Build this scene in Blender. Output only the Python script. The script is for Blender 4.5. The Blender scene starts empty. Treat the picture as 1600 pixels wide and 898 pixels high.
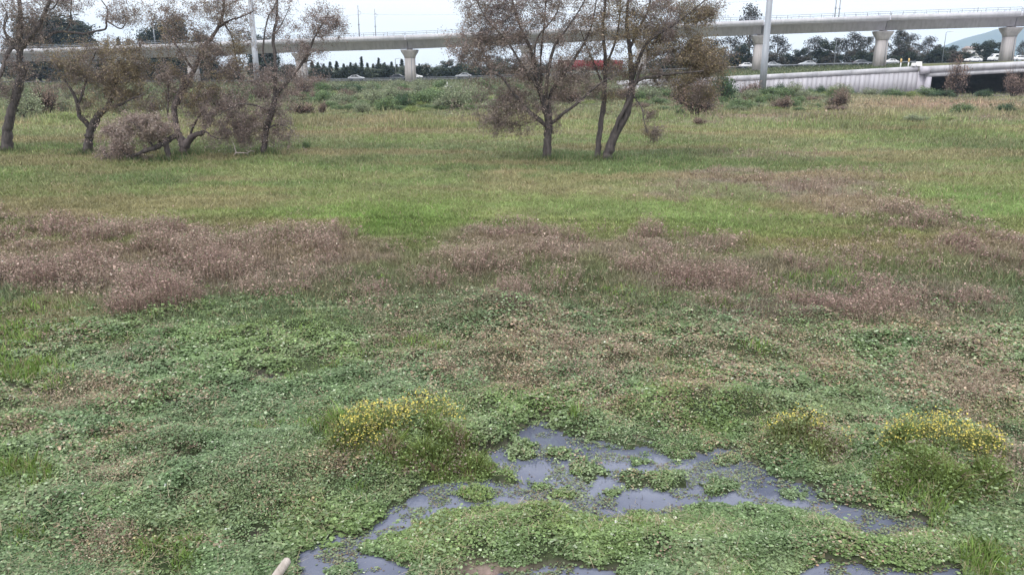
import bpy, math, random
import numpy as np
from mathutils import Vector

SC = bpy.context.scene
COL = SC.collection
rng = np.random.default_rng(7)
random.seed(7)

# ------------------------------------------------------------------ camera
F = 1230.0; HOR = 104.0; CH = 5.0
TH = math.atan((449 - HOR) / F)
CT, ST = math.cos(TH), math.sin(TH)


def P(px, py, Y):
    """point at forward distance Y seen at photo pixel (px,py)"""
    x = (px - 800) / F; y = (449 - py) / F
    d = (x, CT + y * ST, -ST + y * CT)
    s = Y / d[1]
    return Vector((d[0] * s, Y, CH + d[2] * s))


def to_px(X, Y, Z=0.0):
    X = np.asarray(X, float); Y = np.asarray(Y, float); Z = np.asarray(Z, float) - CH
    fw = np.maximum(Y * CT - Z * ST, 0.3)
    up = Y * ST + Z * CT
    return 800 + F * X / fw, 449 - F * up / fw


def ground_at(px, py):
    """points on z=0 for photo pixels"""
    px = np.asarray(px, float); py = np.asarray(py, float)
    x = (px - 800) / F; y = (449 - py) / F
    dz = -ST + y * CT; dy = CT + y * ST
    s = -CH / dz
    return x * s, dy * s


def gy(py):
    return float(ground_at(800, py)[1])


cam_d = bpy.data.cameras.new('camera'); cam = bpy.data.objects.new('camera', cam_d); COL.objects.link(cam)
cam.location = (0, 0, CH); cam.rotation_euler = (math.radians(90) - TH, 0, 0)
cam_d.sensor_width = 36; cam_d.sensor_fit = 'HORIZONTAL'; cam_d.lens = 36 * F / 1600
cam_d.clip_end = 20000; cam_d.clip_start = 0.1
SC.camera = cam


# ------------------------------------------------------------------ noise
def _hash(ix, iy, seed):
    h = (ix.astype(np.int64) * 374761393 + iy.astype(np.int64) * 668265263 + seed * 974634777) & 0x7fffffff
    h = ((h ^ (h >> 13)) * 1274126177) & 0x7fffffff
    h = (h ^ (h >> 16)) & 0xffffff
    return h / float(0xffffff)


def vn(x, y, seed=0):
    x = np.asarray(x, float); y = np.asarray(y, float)
    ix = np.floor(x); iy = np.floor(y); fx = x - ix; fy = y - iy
    fx = fx * fx * (3 - 2 * fx); fy = fy * fy * (3 - 2 * fy)
    a = _hash(ix, iy, seed); b = _hash(ix + 1, iy, seed); c = _hash(ix, iy + 1, seed); d = _hash(ix + 1, iy + 1, seed)
    return (a * (1 - fx) + b * fx) * (1 - fy) + (c * (1 - fx) + d * fx) * fy


def fbm(x, y, seed=0, o=3):
    s = 0; a = .5; t = 0
    for i in range(o):
        s = s + a * vn(np.asarray(x) * 2 ** i, np.asarray(y) * 2 ** i, seed + 11 * i); t += a; a *= .5
    return s / t


def pip(px, py, poly):
    inside = np.zeros(px.shape, bool)
    n = len(poly)
    for i in range(n):
        x1, y1 = poly[i]; x2, y2 = poly[(i + 1) % n]
        if y1 == y2: continue
        c = ((y1 > py) != (y2 > py)) & (px < (x2 - x1) * (py - y1) / (y2 - y1) + x1)
        inside ^= c
    return inside


def blobs(px, py, L):
    r = np.zeros(np.shape(px))
    for (cx, cy, rx, ry, w) in L:
        q = ((px - cx) / rx) ** 2 + ((py - cy) / ry) ** 2
        r = np.maximum(r, w * np.exp(-q * q * .6))
    return r


POND = [(455, 990), (467, 898), (472, 862), (545, 836), (600, 805), (625, 785), (680, 750), (715, 728), (760, 712), (800, 690), (815, 668), (850, 660), (880, 680),
        (930, 688), (985, 705), (1010, 698), (1040, 715), (1100, 705), (1150, 702), (1190, 730), (1230, 750), (1270, 763), (1300, 783), (1380, 800), (1440, 812),
        (1462, 832), (1400, 840), (1355, 842), (1335, 822), (1290, 803), (1230, 797), (1140, 792), (1100, 787), (1060, 800), (1000, 803), (955, 820), (900, 806),
        (880, 786), (840, 791), (780, 788), (740, 793), (690, 803), (640, 830), (590, 843), (555, 862), (600, 872), (645, 886), (650, 990)]
POND2 = [(1180, 990), (1255, 896), (1290, 884), (1335, 879), (1400, 884), (1430, 892), (1500, 884), (1520, 990)]
POND3 = [(690, 990), (780, 893), (880, 886), (960, 889), (1000, 990)]
ISLES = [(780, 745, 34, 14), (740, 771, 38, 13), (815, 708, 26, 15), (873, 712, 20, 9), (845, 757, 20, 9), (918, 735, 38, 16), (885, 771, 26, 8), (955, 772, 18, 6),
         (978, 752, 24, 20), (1035, 752, 46, 18), (1125, 762, 38, 15), (1140, 722, 24, 8), (1068, 716, 25, 9), (1240, 772, 26, 4), (530, 893, 32, 9), (525, 858, 20, 5), (905, 716, 14, 6), (1000, 722, 14, 5)]
WETS = [(292, 684, 26, 6), (300, 738, 22, 6), (420, 592, 32, 5), (280, 636, 20, 7), (660, 800, 10, 4), (410, 838, 18, 8), (50, 620, 45, 5), (268, 640, 12, 8), (1010, 690, 16, 4), (860, 655, 20, 6)]


def water(px, py, X, Y, jit=0.0):
    """1 where the pond lies open"""
    nx = (fbm(X * 3.1, Y * 3.1, 5) - .5) * 26 + (fbm(X * 10, Y * 10, 15, 2) - .5) * 22; ny = (fbm(X * 3.1, Y * 3.1, 9) - .5) * 17 + (fbm(X * 10, Y * 10, 19, 2) - .5) * 14
    if jit:
        nx = nx + rng.normal(0, jit, px.shape); ny = ny + rng.normal(0, jit * .6, px.shape)
    qx = px + nx; qy = py + ny
    w = pip(qx, qy, POND) | pip(qx, qy, POND2) | pip(qx, qy, POND3)
    for (cx, cy, rx, ry) in ISLES:
        w &= ~(((qx - cx) / rx) ** 2 + ((qy - cy) / ry) ** 2 < .72)
    for (cx, cy, rx, ry) in WETS:
        w |= (((qx - cx) / rx) ** 2 + ((qy - cy) / (ry * .7)) ** 2 < 1)
    return w


# tall pinkish weeds, low brown weeds, bright grass, in the field (photo pixels of the ground point)
PINK = [(60, 375, 110, 32, 1), (180, 395, 110, 34, 1), (300, 400, 110, 36, 1), (410, 405, 110, 32, 1), (520, 405, 70, 26, 1), (595, 410, 34, 18, .9),
        (60, 430, 90, 26, .95), (200, 440, 110, 28, .95), (330, 440, 90, 26, .9), (235, 482, 62, 22, .95), (470, 440, 70, 22, .75),
        (790, 385, 75, 22, 1), (870, 402, 55, 20, 1), (925, 402, 40, 18, .8), (995, 390, 42, 14, .95), (745, 415, 50, 18, .75), (800, 492, 45, 16, .8), (1100, 386, 50, 12, .8), (1075, 440, 110, 26, .9), (1010, 432, 60, 20, .85),
        (1200, 428, 70, 18, .7), (1290, 492, 170, 22, .8), (1180, 500, 80, 18, .8), (1420, 478, 130, 26, .72), (1530, 405, 90, 22, .85),
        (1180, 284, 150, 11, .9), (1290, 300, 110, 20, 1), (1340, 325, 70, 16, 1), (1420, 345, 80, 18, 1), (1300, 282, 70, 10, .9), (1080, 300, 90, 10, .75), (1480, 362, 40, 10, .7),
        (1250, 187, 135, 4.5, 1), (1130, 187, 60, 4, .9), (1075, 191, 50, 3.5, .7), (1545, 190, 70, 4, .7), (1210, 240, 90, 6, .6)]
LOW = [(830, 570, 190, 60, .8), (720, 590, 60, 30, .8), (1100, 610, 60, 24, .9), (1500, 590, 110, 60, .85), (1540, 650, 70, 30, .8), (120, 635, 100, 30, .85), (60, 690, 60, 20, .6), (160, 745, 60, 26, .7), (180, 870, 60, 26, .7),
       (300, 865, 60, 14, .6), (540, 748, 40, 24, .8), (900, 500, 160, 50, .5), (1300, 560, 250, 50, .5), (640, 520, 60, 40, .5), (1400, 520, 160, 30, .7), (900, 640, 80, 20, .5), (60, 520, 90, 30, .5), (700, 450, 90, 30, .6), (560, 460, 80, 20, .6), (1290, 700, 50, 20, .5), (230, 700, 80, 20, .5)]
GRASS = [(1080, 835, 220, 12, .3), (850, 845, 160, 16, .22), (50, 590, 80, 36, 1), (30, 520, 110, 40, .7), (150, 500, 70, 26, .55), (1050, 470, 70, 22, .7), (1240, 452, 110, 24, .95), (870, 440, 18, 14, 1), (30, 770, 60, 24, .9), (270, 880, 60, 24, .9), (60, 840, 60, 30, .5), (1000, 465, 60, 30, .6), (560, 690, 60, 24, .8),
         (1420, 765, 60, 22, .6), (1250, 690, 40, 16, .6), (1490, 790, 50, 26, .4), (1570, 880, 70, 36, .75), (900, 660, 24, 10, .8), (650, 560, 40, 20, .4), (1100, 470, 60, 25, .6), (500, 735, 40, 14, .6), (860, 815, 30, 12, .7), (1160, 560, 60, 20, .5)]
MOUNDS = [(640, 705, 110, 40, .30), (560, 735, 80, 30, .14), (1470, 745, 110, 44, .30), (1250, 705, 60, 22, .20), (1090, 868, 300, 20, .10), (860, 838, 200, 18, .05), (1320, 870, 180, 20, .04), (420, 770, 110, 50, .2), (200, 800, 160, 60, .12), (270, 712, 60, 20, .18), (1130, 640, 120, 18, .15), (770, 500, 70, 14, .25)]


def terrain(X, Y):
    X = np.asarray(X, float); Y = np.asarray(Y, float)
    px, py = to_px(X, Y)
    near = np.clip((75 - Y) / 30, 0, 1)
    h = .05 + near * (.20 * (fbm(X / 1.6, Y / 1.6, 21) - .38) + .17 * (fbm(X / .42, Y / .42, 31, 2) - .45)) + .25 * (fbm(X / 9, Y / 9, 3) - .45)
    h = np.maximum(h, .03)
    for (cx, cy, rx, ry, a) in MOUNDS:
        h = h + a * np.exp(-((px - cx) / rx) ** 2 - ((py - cy) / ry) ** 2)
    h = h + .18 * blobs(px, py, PINK) * fbm(X / 1.5, Y / 1.5, 77) * (py < 520)
    # scrub land beyond the meadow rolls a little
    far = np.clip((Y - 92) / 30, 0, 1) * np.clip((400 - Y) / 150, 0, 1)
    h = h + far * .9 * (fbm(X / 14, Y / 14, 41) - .35)
    h = h - .75 * np.clip((Y - 132) / 22, 0, 1) * np.clip((Y < 200), 0, 1) * np.clip((px - 1040) / 90, 0, 1)
    nr = Y < 24
    if nr.any():
        xs, ys = X[nr], Y[nr]
        acc = np.zeros(xs.shape); cnt = 0
        for rr in (0, .09, .2, .34):
            for a in ([0] if rr == 0 else np.arange(6) * 1.047 + rr * 9):
                x2 = xs + rr * math.cos(a); y2 = ys + rr * math.sin(a)
                p2, q2 = to_px(x2, y2)
                acc += water(p2, q2, x2, y2) * (1.0 if rr else 1.5); cnt += 1.0 if rr else 1.5
        ws = acc / cnt
        c0 = water(px[nr], py[nr], xs, ys)
        hn = h[nr] * np.clip(1 - ws * 1.5, .0, 1) + .012
        hn = np.where(c0, -.03 - .12 * np.clip(ws - .3, 0, 1), hn)
        h = np.array(h); h[nr] = hn
    return h


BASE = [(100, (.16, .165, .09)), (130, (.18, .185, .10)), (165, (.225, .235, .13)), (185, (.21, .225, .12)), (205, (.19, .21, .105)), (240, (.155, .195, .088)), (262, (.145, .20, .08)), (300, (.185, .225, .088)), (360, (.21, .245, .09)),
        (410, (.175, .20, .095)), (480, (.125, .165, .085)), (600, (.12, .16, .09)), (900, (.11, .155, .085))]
TINT = [(300, 285, 260, 10, (.105, .165, .065), .5), (420, 330, 200, 12, (.2, .235, .09), .5), (900, 335, 200, 12, (.13, .185, .07), .5), (200, 320, 180, 10, (.13, .18, .07), .5), (1470, 165, 150, 9, (0.378, 0.250, 0.195), .8), (1300, 175, 100, 6, (0.308, 0.257, 0.150), .5), (700, 205, 420, 14, (0.266, 0.209, 0.128), .55), (200, 205, 260, 12, (0.266, 0.223, 0.150), .65), (1250, 236, 140, 7, (0.294, 0.223, 0.165), .7), (1500, 265, 130, 7, (0.280, 0.223, 0.150), .5),
        (1000, 300, 260, 14, (0.280, 0.209, 0.143), .6), (820, 282, 100, 8, (0.266, 0.203, 0.120), .5), (600, 350, 160, 24, (0.140, 0.257, 0.053), .7), (1450, 210, 200, 12, (0.182, 0.203, 0.090), .5), (850, 240, 200, 14, (0.119, 0.162, 0.075), .5), (1260, 350, 240, 16, (0.140, 0.230, 0.068), .6), (1280, 388, 120, 10, (0.238, 0.230, 0.090), .5),
        (110, 300, 40, 6, (0.266, 0.216, 0.120), .5), (290, 284, 20, 5, (0.280, 0.203, 0.135), .6), (1450, 187, 60, 5, (0.210, 0.243, 0.120), .5), (1530, 330, 120, 22, (0.140, 0.243, 0.075), .6), (120, 175, 130, 8, (0.210, 0.243, 0.105), .5), (1100, 160, 120, 10, (0.210, 0.230, 0.112), .5), (70, 505, 110, 22, (.27, .235, .12), .7), (100, 470, 60, 12, (.28, .23, .13), .6)]


def field_col(px, py, X, Y):
    ys = [b[0] for b in BASE]
    q = py + (fbm(X / 4, Y / 4, 51) - .5) * np.clip((py - 90) * .25, 4, 60)
    c = np.stack([np.interp(q, ys, [b[1][k] for b in BASE]) for k in range(3)], -1)
    n1 = fbm(X / 3.2, Y / 5, 61); n2 = fbm(X / .9, Y / .9, 62)
    qx = px + (n1 - .5) * 120; qy = py + (n2 - .5) * np.clip((py - 100) * .2, 2, 30)
    for (cx, cy, rx, ry, t, w) in TINT:
        m = (w * np.exp(-((qx - cx) / rx) ** 2 - ((qy - cy) / ry) ** 2))[..., None]
        c = c * (1 - m) + np.array(t) * m
    m = (blobs(qx, qy, PINK) * .8)[..., None]
    c = c * (1 - m) + np.array((.26, .19, .175)) * m
    m = (blobs(qx, qy, LOW) * .5)[..., None]
    c = c * (1 - m) + np.array((.24, .19, .15)) * m
    # brown drift in the meadow
    d = np.clip((fbm(X / 6, Y / 9, 71) - .52) * 4, 0, 1)[..., None] * .25 * ((py > 175) & (py < 350))[..., None]
    c = c * (1 - d) + np.array((.26, .205, .125)) * d
    mid = np.clip((py - 172) / 12, 0, 1) * np.clip((430 - py) / 40, 0, 1)
    st = fbm(X / 11, Y / 3.6, 75, 4); lm = fbm(X / 8, Y / 3.2, 79, 4)
    m = (np.clip((st - .53) * 6, 0, .6) * mid)[..., None]; c = c * (1 - m) + np.array((.265, .215, .125)) * m
    m = (np.clip((lm - .52) * 6, 0, .45) * mid)[..., None]; c = c * (1 - m) + np.array((.185, .255, .088)) * m
    band = np.where((py > 170) & (py < 420), .74 + .52 * fbm(X / 6, Y / np.clip(Y * .09, 1.6, 8), 73, 3), 1)
    return c * ((.75 + .5 * n2) * band)[..., None]


# ------------------------------------------------------------------ mesh building
class MB:
    """collects vertices, faces, colours and material slots; build() links ONE mesh object"""
    def __init__(s):
        s.V = []; s.C = []; s.F = []; s.n = 0

    def add(s, V, faces, col, mi=0):
        V = np.asarray(V, float).reshape(-1, 3)
        col = np.asarray(col, float)
        if col.ndim == 1: col = np.broadcast_to(col, V.shape)
        s.V.append(V); s.C.append(col)
        for f in (faces if isinstance(faces, list) else [faces]):
            f = np.asarray(f, np.int64)
            s.F.append((f + s.n, mi))
        s.n += len(V)

    def polys(s, V, col, mi=0):
        """V (n,k,3): n separate k-gons; col (n,3)"""
        n, k, _ = V.shape
        if n == 0: return
        s.add(V.reshape(-1, 3), np.arange(n * k).reshape(n, k), np.repeat(col, k, 0), mi)

    def box(s, c, size, rz=0, col=(1, 1, 1), mi=0, taper=1.0):
        sx, sy, sz = [q / 2 for q in size]
        v = np.array([(x * (taper if z > 0 else 1), y * (taper if z > 0 else 1), z) for z in (-sz, sz) for (x, y) in ((-sx, -sy), (sx, -sy), (sx, sy), (-sx, sy))])
        ca, sa = math.cos(rz), math.sin(rz)
        v = np.stack([v[:, 0] * ca - v[:, 1] * sa, v[:, 0] * sa + v[:, 1] * ca, v[:, 2]], 1) + np.array(c)
        s.add(v, np.array([(3, 2, 1, 0), (4, 5, 6, 7), (0, 1, 5, 4), (1, 2, 6, 5), (2, 3, 7, 6), (3, 0, 4, 7)]), col, mi)

    def tube(s, pts, rad, sides=6, col=(1, 1, 1), mi=0, cap=True):
        p = np.array([tuple(q) for q in pts], float); n = len(p)
        r = np.broadcast_to(np.asarray(rad, float), (n,))
        t = np.gradient(p, axis=0); t /= np.linalg.norm(t, axis=1)[:, None] + 1e-9
        ref = np.array((.13, .97, .2)) if abs(t[:, 1]).mean() < .8 else np.array((1., 0, .1))
        a = np.cross(t, ref); a /= np.linalg.norm(a, axis=1)[:, None] + 1e-9
        b = np.cross(t, a)
        an = np.linspace(0, 2 * math.pi, sides, endpoint=False)
        V = p[:, None] + r[:, None, None] * (np.cos(an)[None, :, None] * a[:, None] + np.sin(an)[None, :, None] * b[:, None])
        i = np.arange(n - 1)[:, None] * sides; j = np.arange(sides)[None]; j2 = (j + 1) % sides
        f = np.stack([i + j, i + j2, i + sides + j2, i + sides + j], -1).reshape(-1, 4)
        fs = [f]
        if cap: fs += [np.arange(sides)[None, ::-1], (np.arange(sides) + (n - 1) * sides)[None]]
        s.add(V, fs, col, mi)

    def prism(s, prof, c0, c1, col=(1, 1, 1), mi=0):
        """prof: list of (offset vector) loops swept from c0 to c1 (same profile)"""
        k = len(prof)
        V = [tuple(Vector(c0) + Vector(q)) for q in prof] + [tuple(Vector(c1) + Vector(q)) for q in prof]
        j = np.arange(k); j2 = (j + 1) % k
        s.add(V, [np.stack([j, j2, j2 + k, j + k], 1), j[None, ::-1], (j + k)[None]], col, mi)

    def build(s, name, mats, parent=None, loc=None, smooth=False):
        V = np.concatenate(s.V); C = np.concatenate(s.C)
        me = bpy.data.meshes.new(name)
        lens = np.concatenate([np.full(len(f), f.shape[1]) for f, _ in s.F])
        loops = np.concatenate([f.ravel() for f, _ in s.F])
        mi = np.concatenate([np.full(len(f), m) for f, m in s.F])
        if loc is not None: V = V - np.array(tuple(loc))
        me.vertices.add(len(V)); me.vertices.foreach_set('co', V.ravel().astype(np.float32))
        me.loops.add(len(loops)); me.loops.foreach_set('vertex_index', loops.astype(np.int32))
        me.polygons.add(len(lens))
        me.polygons.foreach_set('loop_start', np.concatenate([[0], np.cumsum(lens)[:-1]]).astype(np.int32))
        me.polygons.foreach_set('loop_total', lens.astype(np.int32))
        me.polygons.foreach_set('material_index', mi.astype(np.int32))
        if smooth: me.polygons.foreach_set('use_smooth', np.ones(len(lens), bool))
        at = me.attributes.new('col', 'FLOAT_COLOR', 'POINT')
        at.data.foreach_set('color', np.concatenate([C, np.ones((len(C), 1))], 1).ravel().astype(np.float32))
        me.update(calc_edges=True)
        for m in (mats if isinstance(mats, (list, tuple)) else [mats]): me.materials.append(m)
        o = bpy.data.objects.new(name, me); COL.objects.link(o)
        if parent is not None: o.parent = parent
        elif loc is not None: o.location = loc
        return o


def tag(o, label=None, cat=None, group=None, kind=None):
    for k, v in (('label', label), ('category', cat), ('group', group), ('kind', kind)):
        if v: o[k] = v
    return o


def thing(name, label, cat, loc=(0, 0, 0), rz=0, group=None):
    o = bpy.data.objects.new(name, None); COL.objects.link(o)
    o.empty_display_size = .3
    o.location = loc; o.rotation_euler = (0, 0, rz)
    return tag(o, label, cat, group)


KIDS = {}


def dup(src, loc, rz=0, sc=(1, 1, 1), label=None, group=None):
    r = src.copy(); COL.objects.link(r); r.location = loc; r.rotation_euler = (0, 0, rz); r.scale = sc
    if label: r['label'] = label
    if group: r['group'] = group
    for ch in list(src.children):
        c = ch.copy(); COL.objects.link(c); c.parent = r
        for g in list(ch.children):
            d = g.copy(); COL.objects.link(d); d.parent = c
    return r


# ------------------------------------------------------------------ materials
def nt(name):
    m = bpy.data.materials.new(name); m.use_nodes = True
    t = m.node_tree; t.nodes.clear()
    out = t.nodes.new('ShaderNodeOutputMaterial')
    return m, t, out


def foliage(name, trans=.3, vary=.25):
    m, t, out = nt(name)
    at = t.nodes.new('ShaderNodeAttribute'); at.attribute_name = 'col'
    d = t.nodes.new('ShaderNodeBsdfPrincipled'); d.inputs['Roughness'].default_value = .6; d.inputs['Specular IOR Level'].default_value = .25
    tr = t.nodes.new('ShaderNodeBsdfTranslucent'); mx = t.nodes.new('ShaderNodeMixShader'); mx.inputs[0].default_value = trans
    L = t.links.new
    L(at.outputs['Color'], d.inputs['Base Color']); L(at.outputs['Color'], tr.inputs['Color'])
    L(d.outputs[0], mx.inputs[1]); L(tr.outputs[0], mx.inputs[2]); L(mx.outputs[0], out.inputs[0])
    return m


def noisy(name, c0, c1, scale=8.0, rough=.8, bump=.2, spec=.3, stretch=(1, 1, 1), attr=False, detail=8, metal=0.0, bdist=.02, streak=0.0):
    """object-space noise between two colours (times the col attribute when attr)"""
    m, t, out = nt(name); L = t.links.new
    tc = t.nodes.new('ShaderNodeTexCoord'); mp = t.nodes.new('ShaderNodeMapping'); mp.inputs['Scale'].default_value = stretch
    nz = t.nodes.new('ShaderNodeTexNoise'); nz.inputs['Scale'].default_value = scale; nz.inputs['Detail'].default_value = detail; nz.inputs['Roughness'].default_value = .65
    rp = t.nodes.new('ShaderNodeValToRGB'); rp.color_ramp.elements[0].position = .3; rp.color_ramp.elements[1].position = .7
    rp.color_ramp.elements[0].color = (*c0, 1); rp.color_ramp.elements[1].color = (*c1, 1)
    b = t.nodes.new('ShaderNodeBsdfPrincipled'); b.inputs['Roughness'].default_value = rough; b.inputs['Specular IOR Level'].default_value = spec; b.inputs['Metallic'].default_value = metal
    L(tc.outputs['Object'], mp.inputs[0]); L(mp.outputs[0], nz.inputs[0]); L(nz.outputs['Fac'], rp.inputs[0])
    src = rp.outputs[0]
    if attr:
        at = t.nodes.new('ShaderNodeAttribute'); at.attribute_name = 'col'
        mm = t.nodes.new('ShaderNodeMix'); mm.data_type = 'RGBA'; mm.blend_type = 'MULTIPLY'; mm.inputs[0].default_value = 1
        L(src, mm.inputs[6]); L(at.outputs['Color'], mm.inputs[7]); src = mm.outputs[2]
    if streak:   # rain stains running down, joints between pours
        m2 = t.nodes.new('ShaderNodeMapping'); m2.inputs['Scale'].default_value = (1, 1, .05)
        n2 = t.nodes.new('ShaderNodeTexNoise'); n2.inputs['Scale'].default_value = 1.7; n2.inputs['Detail'].default_value = 6
        r2 = t.nodes.new('ShaderNodeValToRGB'); r2.color_ramp.elements[0].position = .36; r2.color_ramp.elements[1].position = .56
        r2.color_ramp.elements[0].color = (1 - streak, 1 - streak, 1 - streak, 1); r2.color_ramp.elements[1].color = (1, 1, 1, 1)
        mm = t.nodes.new('ShaderNodeMix'); mm.data_type = 'RGBA'; mm.blend_type = 'MULTIPLY'; mm.inputs[0].default_value = 1
        L(tc.outputs['Object'], m2.inputs[0]); L(m2.outputs[0], n2.inputs[0]); L(n2.outputs['Fac'], r2.inputs[0]); L(src, mm.inputs[6]); L(r2.outputs[0], mm.inputs[7]); src = mm.outputs[2]
    L(src, b.inputs['Base Color'])
    if bump:
        bp = t.nodes.new('ShaderNodeBump'); bp.inputs['Strength'].default_value = bump; bp.inputs['Distance'].default_value = bdist
        L(nz.outputs['Fac'], bp.inputs['Height']); L(bp.outputs[0], b.inputs['Normal'])
    L(b.outputs[0], out.inputs[0])
    return m


M_LEAF = foliage('leaf_green', .25)
M_DRY = foliage('dry_leaf', .2)
M_GRASS = foliage('grass_blade', .3)
M_PETAL = foliage('yellow_petal', .3)
M_BARK = noisy('willow_bark', (.028, .024, .026), (.13, .112, .108), 6, .9, .6, stretch=(1, 1, .25), attr=True, bdist=.05)
M_TWIG = foliage('twig', .0)
M_GROUND = noisy('soil_and_thatch', (.45, .45, .45), (1.15, 1.15, 1.15), 9, .95, .5, .1, attr=True)
M_CONC = noisy('weathered_concrete', (.46, .44, .495), (.57, .545, .60), .35, .85, .1, stretch=(1, 1, .6), streak=.15)
M_CONC_LIGHT = noisy('pale_concrete', (.42, .42, .45), (.58, .57, .60), .5, .8, .05, streak=.12)
M_CONC_PIER = noisy('pier_concrete', (.36, .34, .345), (.52, .485, .48), .5, .85, .1, stretch=(1, 1, .3), streak=.13)
M_WALLC = noisy('wall_concrete', (.44, .44, .48), (.62, .61, .65), .55, .85, .1, stretch=(1, 1, .25))
M_GALV = noisy('galvanised_steel', (.20, .215, .24), (.29, .305, .335), 1.2, .55, .03, .5, stretch=(1, 1, .2), metal=.3)
M_ASPH = noisy('asphalt', (.04, .04, .042), (.065, .063, .062), 3, .9, .1)
M_WHITE = noisy('white_car_paint', (.72, .73, .75), (.82, .82, .84), 2, .3, 0, .5)
M_SILVER = noisy('silver_car_paint', (.36, .38, .41), (.44, .46, .49), 2, .3, 0, .5)
M_DARKCAR = noisy('dark_car_paint', (.03, .035, .05), (.05, .055, .07), 2, .3, 0, .5)
M_GLASS = noisy('dark_window_glass', (.015, .02, .025), (.03, .035, .045), 2, .08, 0, .6)
M_RUBBER = noisy('tyre_rubber', (.015, .015, .016), (.03, .03, .03), 4, .85, 0)
M_LAMPW = noisy('lamp_lens', (.6, .6, .58), (.75, .75, .72), 2, .2, 0)
M_RED = noisy('red_trailer_paint', (.17, .018, .026), (.25, .035, .04), 1.0, .5, .02)
M_PLASTER = noisy('white_plaster', (.6, .6, .6), (.75, .74, .73), 1, .85, .05)
M_ROOF = noisy('roof_sheet', (.25, .2, .19), (.35, .3, .28), 1, .8, .05)
M_ORANGE = noisy('orange_reflector', (.55, .38, .16), (.65, .46, .2), 2, .5, 0)
M_WIRE = noisy('black_wire', (.06, .06, .065), (.1, .1, .105), 2, .6, 0)
M_POST = noisy('bleached_post', (.22, .19, .165), (.45, .40, .36), 14, .9, .5, stretch=(1, 1, .2))
M_DEAD = noisy('dead_wood', (.2, .17, .16), (.42, .37, .35), 10, .9, .4)
M_HILL = noisy('wooded_hill', (.03, .045, .03), (.07, .08, .045), .01, .95, 0)
M_SHADE_EARTH = noisy('damp_earth', (.02, .018, .016), (.05, .042, .036), 1, .95, .3)  # soil tone taken almost to black, underpass shade held in the colour
M_MUD = noisy('wet_mud', (.10, .075, .065), (.2, .15, .135), 3, .5, .4)


def water_mat():
    m, t, out = nt('murky_water'); L = t.links.new
    tc = t.nodes.new('ShaderNodeTexCoord')
    n1 = t.nodes.new('ShaderNodeTexNoise'); n1.inputs['Scale'].default_value = 1.3; n1.inputs['Detail'].default_value = 5
    n2 = t.nodes.new('ShaderNodeTexNoise'); n2.inputs['Scale'].default_value = 38; n2.inputs['Detail'].default_value = 6
    rp = t.nodes.new('ShaderNodeValToRGB'); rp.color_ramp.elements[0].color = (.078, .088, .128, 1); rp.color_ramp.elements[1].color = (.13, .142, .187, 1)
    rp.color_ramp.elements[0].position = .35; rp.color_ramp.elements[1].position = .65
    # drifting scum and duckweed specks
    sp = t.nodes.new('ShaderNodeValToRGB'); sp.color_ramp.elements[0].position = .63; sp.color_ramp.elements[1].position = .72
    mx = t.nodes.new('ShaderNodeMix'); mx.data_type = 'RGBA'; mx.inputs[7].default_value = (.17, .17, .17, 1)
    b = t.nodes.new('ShaderNodeBsdfPrincipled'); b.inputs['Roughness'].default_value = .035; b.inputs['IOR'].default_value = 1.33
    bp = t.nodes.new('ShaderNodeBump'); bp.inputs['Strength'].default_value = .03; bp.inputs['Distance'].default_value = .01
    for n in (n1, n2): L(tc.outputs['Object'], n.inputs[0])
    L(n1.outputs['Fac'], rp.inputs[0]); L(n2.outputs['Fac'], sp.inputs[0]); L(sp.outputs[0], mx.inputs[0]); L(rp.outputs[0], mx.inputs[6]); L(mx.outputs[2], b.inputs['Base Color'])
    L(n2.outputs['Fac'], bp.inputs['Height']); L(bp.outputs[0], b.inputs['Normal']); L(b.outputs[0], out.inputs[0])
    return m


M_WATER = water_mat()


# ------------------------------------------------------------------ ground sheet and water
def road_z(px):
    return np.interp(px, [-400, 0, 300, 555, 725, 900, 1168, 1300, 1440, 1600, 2000], [.5, .6, .8, 1.0, 1.6, 2.6, 4.4, 5.1, 5.7, 6.5, 8])


def wall_px_of(X, Y):
    return 800 + 1277 * X / np.maximum(Y, 1)


WALL_Y0, WALL_Y1 = 172.0, 168.0


def big_height(X, Y):
    """terrain plus the road embankment beyond the meadow"""
    h = terrain(X, Y)
    q = wall_px_of(X, Y)
    rz = road_z(q)
    left = np.clip((Y - 200) / 26, 0, 1)                                   # gentle grassy bank up to the road on the left
    wz = np.interp(q, [1005, 1145, 1290, 1440, 1610], [2.2, 2.95, 3.9, 5.0, 6.0]) - .35
    right = np.where(Y > 173.5, np.clip(wz + (rz - wz) * np.clip((Y - 174) / 50, 0, 1), 0, 20), h)
    onl = rz * left + h * (1 - left)
    hh = np.where((q > 985) & (q < 1437), right, onl)
    hh = np.where((q >= 1437) & (Y > 165) & (Y < 189), h, hh)                # under the road bridge
    hh = np.where((q >= 1437) & (Y >= 189), rz - .2 * (Y < 226), hh)
    return np.where(Y > 255, np.maximum(rz - .02 - (Y - 255) * .03, 0), hh)


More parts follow.
